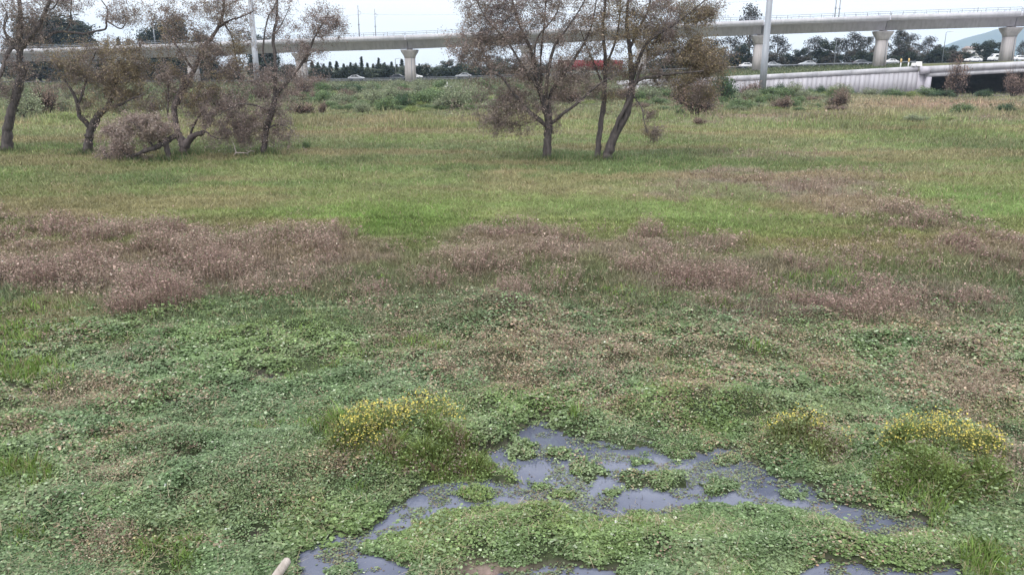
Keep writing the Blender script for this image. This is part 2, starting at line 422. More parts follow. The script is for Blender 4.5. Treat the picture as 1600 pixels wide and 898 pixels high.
def make_ground():
    Ys = np.concatenate([np.linspace(-12, 4.5, 14), np.exp(np.linspace(math.log(4.9), math.log(30), 330)), np.exp(np.linspace(math.log(30.5), math.log(260), 190)), np.exp(np.linspace(math.log(268), math.log(5200), 26))])
    U = np.linspace(-1, 1, 641)
    Wd = np.where(Ys < 4.9, 9, np.clip(Ys * .95 + 4, 9, 5200))
    Y = np.repeat(Ys[:, None], len(U), 1); X = U[None] * Wd[:, None]
    Z = big_height(X.ravel(), Y.ravel()).reshape(X.shape)
    px, py = to_px(X, Y)
    c = field_col(px.ravel(), np.clip(py.ravel(), 100, 960), X.ravel(), Y.ravel())
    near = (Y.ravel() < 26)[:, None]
    c = np.where(near, c * np.array((.36, .35, .30)), c * .8)  # near sheet darkened strongly: shade in the leaf gaps painted into the colour
    wet = (Z.ravel() < 0)[:, None]
    c = np.where(wet, np.array((.12, .1, .095)), c)
    # pale mud bank at the water's edge near the camera
    mud = np.exp(-((px.ravel() - 800) / 95) ** 2 - ((py.ravel() - 905) / 14) ** 2)[:, None]
    c = c * (1 - mud) + np.array((.3, .22, .2)) * mud
    b = MB(); n, k = X.shape
    i = np.arange(n - 1)[:, None] * k; j = np.arange(k - 1)[None]
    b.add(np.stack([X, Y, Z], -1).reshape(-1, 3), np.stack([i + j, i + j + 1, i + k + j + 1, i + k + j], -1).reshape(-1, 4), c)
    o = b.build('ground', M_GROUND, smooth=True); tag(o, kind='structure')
    w = MB(); w.box((0, 9, -.18), (20, 11, .36)); o = w.build('pond_water', M_WATER); tag(o, kind='structure')


make_ground()


# ------------------------------------------------------------------ ground cover
def rand_px(n, x0, x1, y0, y1):
    px = rng.uniform(x0, x1, n); py = rng.uniform(y0, y1, n)
    X, Y = ground_at(px, py)
    return px, py, X, Y


def leaf_polys(c, size, k=6, tilt=.6, aspect=1.0, fold=0.0):
    """c (n,3) centres; flat k-gon leaves of radius size, random tilt and yaw"""
    n = len(c)
    yaw = rng.uniform(0, 2 * math.pi, n); tl = np.abs(rng.normal(0, tilt, n)); ta = rng.uniform(0, 2 * math.pi, n)
    nx = np.sin(tl) * np.cos(ta); ny = np.sin(tl) * np.sin(ta); nz = np.cos(tl)
    N = np.stack([nx, ny, nz], 1)
    A = np.stack([np.cos(yaw), np.sin(yaw), np.zeros(n)], 1)
    A = A - N * (A * N).sum(1)[:, None]; A /= np.linalg.norm(A, axis=1)[:, None] + 1e-9
    B = np.cross(N, A)
    an = np.linspace(0, 2 * math.pi, k, endpoint=False) + .2
    r = np.asarray(size).reshape(-1, 1)
    return c[:, None] + (r * np.cos(an))[..., None] * A[:, None] + (r * aspect * np.sin(an))[..., None] * B[:, None]


def blade_polys(base, h, w, lean, k3=True):
    """triangular blades: two base points and a tip that leans over"""
    n = len(base)
    a = rng.uniform(0, 2 * math.pi, n); b = rng.uniform(0, 2 * math.pi, n)
    s = np.stack([np.cos(a), np.sin(a), np.zeros(n)], 1) * (np.asarray(w) / 2).reshape(-1, 1)
    l = np.abs(rng.normal(0, lean, n)) * h
    tip = base + np.stack([np.cos(b) * l, np.sin(b) * l, h], 1)
    if k3: return np.stack([base - s, base + s, tip], 1)
    mid = base + np.stack([np.cos(b) * l * .3, np.sin(b) * l * .3, h * .6], 1)
    return np.stack([base - s, base + s, mid + s * .8, tip, mid - s * .8], 1)


def sdist(X, Y):
    return np.sqrt(X * X + Y * Y + CH * CH)


def cover_near():
    """round-leaved creeping marsh plants of the wet ground"""
    b = MB()
    n = 1050000
    px, py, X, Y = rand_px(n, -120, 1720, 452, 985)
    keep = ~water(px, py, X, Y, 4.0)
    dens = np.clip((py - 452) / 60, .1, 1)
    dens = dens * (1 - .75 * np.clip(blobs(px, py, PINK) * 1.2, 0, 1) * (py < 520))
    dens = dens * (1 - .55 * blobs(px, py, GRASS))
    gap = fbm(X / .35, Y / .35, 91, 2)
    dens = dens * np.clip((gap - .24) * 4.5, .24, 1)
    zz0 = terrain(X, Y); dens = dens * np.where((zz0 < .025) & (zz0 > 0), .8, 1)
    mudm = np.exp(-((px - 790) / 95) ** 2 - ((py - 903) / 9) ** 2)
    dens = dens * (1 - .93 * np.clip(mudm * 1.4, 0, 1))
    keep &= rng.random(n) < dens
    px, py, X, Y = px[keep], py[keep], X[keep], Y[keep]; n = len(px); RK = keep
    d = sdist(X, Y)
    z = np.maximum(terrain(X, Y), .005)
    lay = rng.random(n) ** 1.5 * np.clip(z * 2.2, .12, 1) * (.04 + .20 * fbm(X / .5, Y / .5, 95, 2))
    patch = fbm(X / 1.1, Y / 1.1, 101); patch2 = fbm(X / .5, Y / .5, 111); big = fbm(X / 3, Y / 3, 121)
    size = np.maximum(.013, 1.42 * d / F) * np.clip(rng.lognormal(0, .33, n), .4, 1.7) * np.clip(.35 + 1.25 * fbm(X / .7, Y / .7, 106), .6, 1.35)
    g1 = np.array((.105, .155, .066)); g2 = np.array((.22, .265, .145)); g3 = np.array((.165, .222, .085)); gb = np.array((.28, .21, .155)); gbl = np.array((.13, .185, .105))
    t = np.clip((patch2 - .3) * 2.2 + rng.normal(0, .28, n), 0, 1)[:, None]
    c = g1 * (1 - t) + g2 * t
    t = np.clip((patch - .5) * 4, 0, .8)[:, None]; c = c * (1 - t) + g3 * t * (.8 + .5 * rng.random((n, 1))) + 0
    t = np.clip((big - .5) * 4, 0, .5)[:, None]; c = c * (1 - t) + gbl * t
    low = np.clip(blobs(px, py, LOW) * 1.1 + .03 * (px > 900) + .02 + (fbm(X / .8, Y / .8, 131) - .55) * 2.0, 0, .92)
    br = rng.random(n) < low * np.where(px > 800, .78, .6)
    c[br] = gb * rng.uniform(.6, 1.5, (br.sum(), 1)) * (1 + rng.normal(0, .06, (br.sum(), 3)))
    pale = rng.random(n) < .06
    c[pale] = np.array((.36, .39, .28)) * rng.uniform(.8, 1.2, (pale.sum(), 1))
    c = np.clip(c * np.array((.99, 1.06, .99)) * rng.lognormal(0, .24, (n, 1)), .01, .6)
    lng = rng.random(n) < np.clip((fbm(X / .9, Y / .9, 107) - .42) * 3, .05, .8)
    ctr = np.stack([X, Y, z + lay + .012], 1)
    b.polys(leaf_polys(ctr[~lng], size[~lng], 6, .5, .88), c[~lng])
    b.polys(leaf_polys(ctr[lng], size[lng] * 1.25, 4, .75, .36), c[lng] * np.array((1.05, 1, .9)))
    # dark stems standing in the shallows
    px, py, X, Y = rand_px(9000, 460, 1500, 655, 960)
    k2 = water(px, py, X, Y) & (rng.random(9000) < np.clip((fbm(X / .5, Y / .5, 431) - .5) * 1.2, .004, .2))
    X, Y = X[k2], Y[k2]
    b.polys(blade_polys(np.stack([X, Y, np.full(len(X), -.01)], 1), rng.uniform(.03, .13, len(X)), np.full(len(X), .007), .6), np.tile(np.array((.07, .06, .045)), (len(X), 1)))
    # broad-leaved docks in patches, straw and dead runners lying on the mat
    n = 60000
    px, py, X, Y = rand_px(n, -120, 1720, 520, 985)
    k3 = (rng.random(n) < np.clip((fbm(X / .55, Y / .55, 441, 2) - .58) * 3, 0, .5)) & ~water(px, py, X, Y, 2.0)
    X, Y = X[k3], Y[k3]; n = len(X)
    c3 = np.array((.10, .155, .07)) + rng.random((n, 1)) * np.array((.14, .15, .09))
    b.polys(leaf_polys(np.stack([X, Y, np.maximum(terrain(X, Y), 0) + rng.uniform(.05, .17, n)], 1), rng.uniform(.014, .032, n), 6, .7, .5), c3 * rng.lognormal(0, .2, (n, 1)))
    n = 26000
    px, py, X, Y = rand_px(n, -120, 1720, 480, 985)
    k4 = (rng.random(n) < np.clip(.25 + (fbm(X / .7, Y / .7, 451) - .45) * 3, .04, .9)) & ~water(px, py, X, Y, 4.0)
    X, Y = X[k4], Y[k4]; n = len(X); a = rng.uniform(0, 6.28, n); l = rng.uniform(.06, .2, n)
    z0_ = np.maximum(terrain(X, Y), 0) + rng.uniform(.03, .13, n)
    e = np.stack([np.cos(a) * l, np.sin(a) * l, rng.normal(0, .04, n)], 1); sd = np.stack([-np.sin(a), np.cos(a), np.zeros(n)], 1) * (np.maximum(.55 * sdist(X, Y) / F, .004) / 2)[:, None]
    p0 = np.stack([X, Y, z0_], 1)
    c4 = np.array((.28, .225, .15)) * rng.lognormal(0, .35, (n, 1))
    b.polys(np.stack([p0 - sd, p0 + sd, p0 + e + sd * .5, p0 + e - sd * .5], 1), np.clip(c4, .05, .55))
    # loose leaves and runners afloat on the pond
    n = 150000
    px, py, X, Y = rand_px(n, 440, 1520, 650, 985)
    raft = fbm(X / .28, Y / .22, 401, 3)
    keep = water(px, py, X, Y, 3.0) & (rng.random(n) < np.clip((raft - .495) * 5, .006, .75))
    px, py, X, Y = px[keep], py[keep], X[keep], Y[keep]; n = len(px); RK = keep
    raft = raft[keep]; tn = rng.random((n, 1)); c = np.array((.12, .15, .09)) * (1 - tn) + np.array((.24, .29, .17)) * tn
    br = rng.random(n) < .25; c[br] = np.array((.17, .13, .09)) * rng.uniform(.5, 1.2, (br.sum(), 1))
    b.polys(leaf_polys(np.stack([X, Y, .006 + .03 * rng.random(n) ** 2 * np.clip((raft - .5) * 8, .2, 2)], 1), rng.uniform(.007, .017, n), 6, .3, .8), c)
    o = b.build('ground_cover', M_LEAF); tag(o, kind='stuff')


cover_near()


def grass_all():
    b = MB()
    # meadow, middle and far
    def meadow(n, y0, y1, hpx, wpx, hmin, hmax, lean=.35, maskf=None, bright=1.0):
        px, py, X, Y = rand_px(n, -260, 1860, y0, y1)
        keep = np.ones(n, bool)
        if maskf is not None: keep = rng.random(n) < maskf(px, py, X, Y)
        if y1 > 640: keep &= ~water(px, py, X, Y, 2.0)
        px, py, X, Y = px[keep], py[keep], X[keep], Y[keep]; n = len(px)
        d = sdist(X, Y)
        z = terrain(X, Y)
        cl = fbm(X / .7, Y / .7, 141, 2)
        h = np.clip(hpx * d / F, hmin, hmax) * rng.uniform(.5, 1.3, n) * (.6 + .9 * cl)
        w = np.maximum(wpx * d / F, .006)
        c = field_col(px, py, X, Y) * rng.lognormal(0, .25, (n, 1)) * bright
        dry = rng.random(n) < (.06 + .2 * np.clip(fbm(X / 2.5, Y / 2.5, 151) - .45, 0, 1))
        c[dry] = np.array((.36, .30, .19)) * rng.uniform(.6, 1.2, (dry.sum(), 1))
        b.polys(blade_polys(np.stack([X, Y, z - .01], 1), h, w, lean), np.clip(c, .01, .5))
    meadow(90000, 128, 178, 2.6, 1.6, .12, .34, .6)
    meadow(190000, 172, 262, 3.6, 1.5, .10, .24, .7)
    meadow(300000, 250, 420, 4.6, 1.3, .07, .18, 1.1, lambda px, py, X, Y: 1 - .35 * blobs(px, py, PINK))
    meadow(70000, 158, 205, 9, 1.7, .25, .62, .5, lambda px, py, X, Y: np.clip((fbm(X / 3.5, Y / 4.5, 461) - .50) * 6, 0, .8))
    meadow(16000, 205, 262, 9, 1.5, .15, .4, .5, lambda px, py, X, Y: np.clip((fbm(X / 2.2, Y / 3, 462) - .58) * 6, 0, .8))
    meadow(60000, 400, 520, 10, 1.4, .12, .30, .6, lambda px, py, X, Y: np.clip(.8 - .3 * blobs(px, py, PINK) + blobs(px, py, GRASS), 0, 1))

    # taller grass round the trunk feet, coloured darker to paint in contact shade
    for bx, by, Yb in ((854, 258, 43.2), (940, 254, 43.6), (9, 238, 47.5), (136, 245, 46.3), (287, 246, 46.0), (412, 248, 45.6), (265, 263, 42.6), (205, 262, 42.6)):
        bX = float(P(bx, by, Yb).x); n = 900
        r = np.abs(rng.normal(0, .75, n)) + .1; a = rng.uniform(0, 6.28, n); X = bX + r * np.cos(a) * 1.3; Y = Yb + r * np.sin(a)
        h = rng.uniform(.18, .5, n) * np.clip(1.2 - r * .5, .25, 1)
        c = np.array((.10, .14, .058)) * rng.lognormal(0, .3, (n, 1)); dd = rng.random(n) < .15; c[dd] = np.array((.3, .25, .16))
        b.polys(blade_polys(np.stack([X, Y, terrain(X, Y) - .01], 1), h, np.full(n, .045), .5), c)

    def gm(px, py, X, Y): return np.clip(blobs(px, py, GRASS) * 1.2 + (fbm(X / .6, Y / .6, 161) - .60) * 2, 0, 1) * np.clip(fbm(X / .4, Y / .4, 163, 2) * 2.2 - .35, .12, .95)
    n = 230000
    px, py, X, Y = rand_px(n, -120, 1720, 440, 985)
    g = gm(px, py, X, Y)
    keep = (rng.random(n) < g) & ~water(px, py, X, Y, 2.0)
    px, py, X, Y, g = px[keep], py[keep], X[keep], Y[keep], g[keep]; n = len(px)
    d = sdist(X, Y)
    h = (.05 + .19 * np.minimum(g, .85) ** 1.4) * rng.uniform(.5, 1.35, n) * (.6 + .8 * fbm(X / .35, Y / .35, 171))
    c = np.array((.19, .285, .075)) * (1 + .5 * (fbm(X / .8, Y / .8, 181)[:, None] - .5)) * rng.lognormal(0, .28, (n, 1)) * np.array((1, 1, 1.0))
    mixd = rng.random(n) < .22
    c[mixd] = np.array((.33, .29, .17)) * rng.uniform(.6, 1.2, (mixd.sum(), 1))
    b.polys(blade_polys(np.stack([X, Y, np.maximum(terrain(X, Y), 0) - .01], 1), h, np.maximum(1.2 * d / F, .006), .55, False), c)
    o = b.build('meadow_grass', M_GRASS); tag(o, kind='stuff')


grass_all()


def weeds():
    """seed-headed dock and smartweed gone pink and brown"""
    b = MB()

    def stand(n, y0, y1, mask, hmin, hmax, specks, tint, spx, up=.35, cull=0.0):
        px, py, X, Y = rand_px(n, -200, 1800, y0, y1)
        m = mask(px, py, X, Y)
        keep = (rng.random(n) < m)
        if y1 > 640: keep &= ~water(px, py, X, Y, 1.0)
        px, py, X, Y, m = px[keep], py[keep], X[keep], Y[keep], m[keep]; n = len(px)
        d = sdist(X, Y); z = terrain(X, Y)
        clump = fbm(X / 1.0, Y / 1.0, 215, 2)
        H = (hmin + (hmax - hmin) * np.clip(clump * 2.2 - .6, 0, 1)) * rng.uniform(.55, 1.15, n) * (.25 + .75 * m)
        base = np.stack([X, Y, z], 1)
        st = np.stack([rng.normal(0, .2, n), rng.normal(0, .2, n), np.ones(n)], 1) * H[:, None]
        # stems
        a = rng.uniform(0, 2 * math.pi, n); s = np.stack([np.cos(a), np.sin(a), np.zeros(n)], 1) * (np.maximum(.7 * d / F, .005) / 2)[:, None]
        hue = fbm(X / 1.6, Y / 1.6, 201)
        t0 = np.array(tint[0]); t1 = np.array(tint[1])
        cc = t0 + (t1 - t0) * np.clip((hue - .3) * 2.5, 0, 1)[:, None]
        b.polys(np.stack([base - s, base + s, base + st], 1), cc * .8 * rng.lognormal(0, .2, (n, 1)))
        for _ in range(2):
            st2 = st * rng.uniform(.75, 1.2, (n, 1)) + np.stack([rng.normal(0, .16, n), rng.normal(0, .16, n), np.zeros(n)], 1) * H[:, None]
            b.polys(np.stack([base - s * .8, base + s * .8, base + st2], 1), np.where(rng.random((n, 1)) < .3, np.array((.34, .28, .2)), cc * .75) * rng.lognormal(0, .25, (n, 1)))
        # seed specks and withered leaves along the stems
        k = specks
        u = 1 - rng.random((n, k)) ** 1.6 * (1 - up) ; u = np.clip(u, .1, 1.05)
        p = base[:, None] + st[:, None] * u[..., None] + rng.normal(0, 1, (n, k, 3)) * (.05 * H / max(hmax, .2) + .015)[:, None, None]
        size = (np.maximum(spx * d / F, .006)[:, None] * rng.lognormal(0, .35, (n, k)))
        c = np.repeat(cc[:, None], k, 1) * rng.lognormal(0, .33, (n, k, 1))
        gr = rng.random((n, k)) < .16 + .5 * np.clip(.55 - u, 0, 1)
        c[gr] = np.array((.15, .175, .09)) * rng.uniform(.6, 1.3, (gr.sum(), 1))
        pl = rng.random((n, k)) < .008
        c[pl] = np.array((.45, .37, .32)) * rng.uniform(.8, 1.1, (pl.sum(), 1))
        b.polys(leaf_polys(p.reshape(-1, 3), size.ravel(), 4, .9, .7), np.clip(c.reshape(-1, 3), .02, .6))

    def mp(px, py, X, Y):
        q = blobs(px + (fbm(X / 1.4, Y / 1.4, 211) - .5) * 130, py + (fbm(X / 1.4, Y / 1.4, 212) - .5) * 44 * np.clip((py - 150) / 200, .08, 1), PINK)
        q = np.maximum(q * .9, .34 * blobs(px, py, [(1080, 450, 440, 56, 1), (1420, 440, 260, 66, 1), (620, 450, 130, 46, 1), (250, 420, 360, 66, 1), (1250, 310, 330, 36, .8), (850, 292, 260, 14, .6)]) * np.clip(fbm(X / .9, Y / .9, 217) * 3 - .7, 0, 1.3))
        return np.clip(q * 1.25 - .18, 0, 1) * np.clip(fbm(X / 1.0, Y / 1.0, 215, 2) * 4.0 - 1.3, .07, 1)
    stand(34000, 175, 345, mp, .25, .55, 7, ((.235, .165, .13), (.30, .23, .175)), .9)
    stand(90000, 340, 530, lambda *a: mp(*a) * .78, .14, .78, 9, ((.27, .182, .158), (.33, .245, .2)), .9, .3)

    def ml(px, py, X, Y):
        q = blobs(px + (fbm(X / .8, Y / .8, 221) - .5) * 90, py + (fbm(X / .8, Y / .8, 222) - .5) * 40, LOW)
        q = np.maximum(q, np.clip((fbm(X / 1.3, Y / 1.3, 225) - .53 + .11 * (px > 560) * (py < 540)) * 3.5, 0, .7) * (py < 760))
        q = q * np.where((px > 540) & (px < 1480) & (py > 648), .12, 1) * (1 - .55 * blobs(px, py, GRASS))
        return np.clip(q * 1.25 - .28, 0, 1) * np.clip(fbm(X / .3, Y / .3, 226) * 2.6 - .6, .05, 1)
    stand(120000, 380, 900, ml, .08, .27, 6, ((.29, .21, .17), (.32, .255, .185)), .9, .2)
    o = b.build('withered_weeds', M_DRY); tag(o, kind='stuff')


weeds()


# ------------------------------------------------------------------ flowering plants at the pool
def flowering(label, spots, fl, hgt, nfol, nflo, bright):
    """spots: (px,py,rx,ry) of the leafy base; fl: where flowers stand"""
    cx, cy = spots[0][:2]; X0, Y0 = ground_at(cx, cy)
    root = thing('flowering_marigold_plant', label, 'plant', (float(X0), float(Y0), 0), group='yellow flowering plants by the pool')
    b = MB(); f = MB(); tot = sum(s[2] * s[3] for s in spots)
    for (sx, sy, rx, ry) in spots:
        n = int(nfol * rx * ry / tot)
        r = rng.random(n) ** .62 * 1.12; a = rng.uniform(0, 2 * math.pi, n)
        px = sx + rx * r * np.cos(a); py = sy + ry * r * np.sin(a)
        X, Y = ground_at(px, py); z = np.maximum(terrain(X, Y), 0)
        h = hgt * np.clip(1 - .72 * r ** 1.6, .12, 1) * rng.uniform(.35, 1.1, n) * np.clip(1.9 * fbm(X / .22, Y / .22, 231, 2) - .15, .25, 1.4)
        c = np.array(bright) * rng.lognormal(0, .3, (n, 1)) * (1 + .6 * (fbm(X / .4, Y / .4, 241)[:, None] - .5))
        bp = fbm(X / .25, Y / .25, 237, 2) > .62; dr = rng.random(n) < np.where(bp, .45, .08); c[dr] = np.array((.33, .25, .17)) * rng.uniform(.7, 1.3, (dr.sum(), 1))
        base = np.stack([X, Y, z], 1)
        b.polys(blade_polys(base, h, rng.uniform(.007, .014, n), .5, False), c)
        m = n
        p = base[:m] + np.stack([rng.normal(0, .05, m), rng.normal(0, .05, m), h[:m] * rng.uniform(.2, 1, m)], 1)
        b.polys(leaf_polys(p, rng.uniform(.011, .022, m), 5, .7, .65), c[:m] * np.array((.9, .95, 1.15)))
    tot = sum(s[4] for s in fl)
    for (sx, sy, rx, ry, w) in fl:
        n = int(nflo * w / tot)
        r = np.sqrt(rng.random(n)); a = rng.uniform(0, 2 * math.pi, n)
        px = sx + rx * r * np.cos(a); py = sy + ry * r * np.sin(a)
        X, Y = ground_at(px, py); z = np.maximum(terrain(X, Y), 0)
        k = 2
        hh = hgt * (1 - .35 * r ** 2) * rng.uniform(.4, 1.35, n)
        top = np.stack([X + rng.normal(0, .03, n), Y, z + hh], 1)
        s = np.stack([np.full(n, .004), np.zeros(n), np.zeros(n)], 1)
        bs = np.stack([X, Y, z], 1)
        b.polys(np.stack([bs - s, bs + s, top], 1), np.tile(np.array((.12, .14, .05)), (n, 1)))
        p = (top[:, None] + rng.normal(0, .035, (n, k, 3))).reshape(-1, 3)
        c = np.array((.62, .53, .12)) * rng.lognormal(0, .2, (n * k, 1))
        dr = rng.random(n * k) < .42; c[dr] = np.array((.36, .32, .13)) * rng.uniform(.6, 1.2, (dr.sum(), 1))
        f.polys(leaf_polys(p, rng.uniform(.005, .0145, n * k), 5, .9), c)
    b.build('foliage', M_GRASS, root, root.location)
    tag(f.build('flowers', M_PETAL, root, root.location), kind='stuff')


flowering('big yellow flowering clump on the grassy mound at the pool\'s left bank', [(650, 694, 62, 17), (585, 714, 58, 20), (698, 712, 58, 22), (615, 736, 70, 20), (538, 732, 44, 14), (728, 738, 46, 14), (668, 742, 50, 14)],
          [(590, 708, 60, 20, 1.2), (668, 686, 62, 17, .8), (560, 732, 44, 18, .5)], .30, 20000, 1150, (.185, .24, .075))
flowering('tall yellow flowering clump by the far right pool bank', [(1415, 720, 44, 14), (1462, 738, 56, 18), (1515, 735, 46, 18), (1548, 768, 40, 18), (1425, 768, 60, 18), (1495, 785, 56, 16)],
          [(1420, 722, 52, 15, 1), (1475, 735, 44, 14, .8), (1525, 742, 40, 18, .8)], .34, 21000, 900, (.185, .245, .075))
flowering('small faded yellow flowering clump between the pool and the tall flowers', [(1245, 705, 56, 18), (1290, 722, 36, 12)], [(1245, 700, 56, 13, 1), (1320, 712, 14, 6, .1)], .26, 6000, 240, (.195, .23, .085))


# ------------------------------------------------------------------ trees
def smooth_path(pts, rad, sub=4):
    p = np.array([tuple(q) for q in pts], float); n = len(p)
    t = np.linspace(0, n - 1, (n - 1) * sub + 1)
    e = np.concatenate([[2 * p[0] - p[1]], p, [2 * p[-1] - p[-2]]])
    i = np.minimum(t.astype(int), n - 2); f = (t - i)[:, None]
    p0, p1, p2, p3 = e[i], e[i + 1], e[i + 2], e[i + 3]
    q = .5 * (2 * p1 + (p2 - p0) * f + (2 * p0 - 5 * p1 + 4 * p2 - p3) * f * f + (3 * p1 - p0 - 3 * p2 + p3) * f ** 3)
    return q, np.interp(t, np.arange(n), rad)


def grow(limbs, crown, base, ntw, nleaf, leafcols, leaflen=.085, leafw=.021, twigcol=(.15, .122, .116), droop=.35, twr=.011, barkcol=(1, 1, 1), leafspread=.22, sides=7, hang=.6):
    """limbs: [(points, radii)]; crown: [(centre, (rx,ry,rz), weight)] -> trunk mesh, crown mesh builders"""
    tb = MB(); cb = MB()
    nodes = []; nrad = []
    for pts, rad in limbs:
        q, r = smooth_path(pts, rad, 5)
        q = q + rng.normal(0, 1, q.shape) * (r * .12)[:, None]
        q[0] = tuple(pts[0])
        tb.tube(q, r * rng.uniform(.88, 1.12, len(r)), sides, np.array(barkcol) * rng.uniform(.85, 1.1))
        nodes.append(q[2:]); nrad.append(r[2:])
    nodes = np.concatenate(nodes); nrad = np.concatenate(nrad)
    W = sum(c[2] for c in crown)
    T = []
    for c, r, w in crown:
        k = max(1, int(round(ntw * w / W)))
        u = rng.normal(0, 1, (k, 3)); u /= np.linalg.norm(u, axis=1)[:, None]
        u *= rng.random((k, 1)) ** .5 * rng.lognormal(0, .24, (k, 1))
        T.append(np.array(tuple(c)) + u * np.array(r))
    T = np.concatenate(T)
    dmin = np.array([np.min(((nodes - t) ** 2).sum(1)) for t in T])
    T = T[np.argsort(dmin)]
    segs = []
    ncap = len(nodes)
    buf = np.zeros((ncap + len(T) * 6, 3)); buf[:ncap] = nodes; br = np.zeros(len(buf)); br[:ncap] = nrad; m = ncap
    for t in T:
        dd = ((buf[:m] - t) ** 2).sum(1) + np.maximum(0, buf[:m, 2] - t[2]) ** 2 * .6
        j = int(np.argmin(dd)); s = buf[j]
        L = np.linalg.norm(t - s)
        if L < .06: continue
        k = 5
        f = np.linspace(0, 1, k + 1)[:, None]
        bow = np.array((0, 0, L * .16))
        path = s + (t - s) * f + bow * (f * (1 - f) * 4) * (1 - droop) + rng.normal(0, L * .035, (k + 1, 3)) * (f * (1.2 - f)) * 3
        path[-1, 2] -= droop * L * .25
        r0 = min(br[j] * .6, twr * (1 + L * 1.1)); r0 = max(r0, twr * .6)
        rr = np.linspace(r0, max(twr * .45, r0 * .4), k + 1)
        cb.tube(path, rr, 4 if r0 > .025 else 3, np.array(twigcol) * rng.uniform(.7, 1.35), 0, False)
        buf[m:m + 5] = path[1:]; br[m:m + 5] = rr[1:]; m += 5
        segs.append(path)
    S = np.array(segs)
    # fine twiglets and leaves along the outer part of every twig
    i = rng.integers(0, len(S), nleaf); u = rng.uniform(.25, 1.0, nleaf) * 5
    a = np.minimum(u.astype(int), 4); f = (u - a)[:, None]
    p = S[i, a] * (1 - f) + S[i, a + 1] * f
    p = p + rng.normal(0, leafspread, (nleaf, 3)) * np.array((1, 1, .9))
    kp = rng.random(nleaf) < np.clip((fbm(p[:, 0] / .55 + p[:, 1] * .9, p[:, 2] / .55 + p[:, 1] * .7, 411, 2) - .28) * 5, .15, 1)
    p = p[kp]; i = i[kp]; a = a[kp]; nleaf = len(p)
    n2 = int(nleaf * .45)
    q0 = p[:n2]; k = rng.integers(0, len(S), n2)
    anch = S[i[:n2], a[:n2]]
    v = q0 - anch; q1 = anch + v * 1.15
    sd = rng.normal(0, 1, (n2, 3)); sd /= np.linalg.norm(sd, axis=1)[:, None]; sd *= twr * .55
    cb.polys(np.stack([anch - sd, anch + sd, q1], 1), np.array(twigcol) * rng.uniform(.7, 1.5, (n2, 1)), 0)
    d = rng.normal(0, 1, (nleaf, 3)); d[:, 2] -= hang; d /= np.linalg.norm(d, axis=1)[:, None]
    e = np.cross(d, rng.normal(0, 1, (nleaf, 3))); e /= np.linalg.norm(e, axis=1)[:, None]
    l = leaflen * rng.uniform(.6, 1.35, (nleaf, 1)); w = leafw * rng.uniform(.7, 1.3, (nleaf, 1))
    V = np.stack([p - d * l / 2, p + e * w, p + d * l / 2, p - e * w], 1)
    lc = np.array(leafcols)
    pn = np.clip(fbm(p[:, 0] / .9, p[:, 2] / .9 + p[:, 1], 251) * 1.6 - .3, 0, .999) * len(lc)
    idx = np.clip((pn + rng.normal(0, .6, nleaf)), 0, len(lc) - 1).astype(int)
    c = lc[idx] * rng.lognormal(0, .28, (nleaf, 1))
    cb.polys(V, np.clip(c, .01, .5), 1)
    return tb, cb


def px_tree(name, label, base, Y, limbs, crown, ntw, nleaf, cols, group=None, thin=1.0, **kw):
    """limbs in photo pixels: [(px,py,dY,r), ...]; crown: (px,py,rx,ry,depth radius,weight)"""
    s = Y / (F * 1.0)
    L = []
    for l in limbs:
        L.append(([P(a, b, Y + d) for a, b, d, r in l], [r * (thin if i else 1) for i, (a, b, d, r) in enumerate(l)]))
    Cr = []
    for (a, b, rx, ry, rd, w) in crown:
        Cr.append((P(a, b, Y + (rd if False else 0)), (rx * s, rd, ry * s), w))
    b0 = P(base[0], base[1], Y); X0, Y0 = b0.x, b0.y
    z0 = float(big_height(np.array([X0]), np.array([Y0]))[0])
    # seat the first limb in the ground, with a flared foot
    for k, (pts, rad) in enumerate(L):
        if k in kw.get('rooted', (0,)):
            pts[0].z = float(big_height(np.array([pts[0].x]), np.array([pts[0].y]))[0]) - .12
    kw.pop('rooted', None)
    root = thing(name, label, 'tree', (X0, Y0, z0), group=group)
    tb, cb = grow(L, Cr, b0, ntw, nleaf, cols, **kw)
    tb.build('trunk', M_BARK, root, root.location, True)
    cb.build('crown', [M_TWIG, M_DRY], root, root.location)
    return root


MAUVE = [(.195, .152, .142), (.25, .195, .175), (.18, .15, .12), (.29, .235, .20)]
OLIVE = [(.195, .16, .095), (.235, .19, .115), (.24, .185, .12), (.165, .145, .09)]
GW = 'leaf-dropping willows on the meadow'

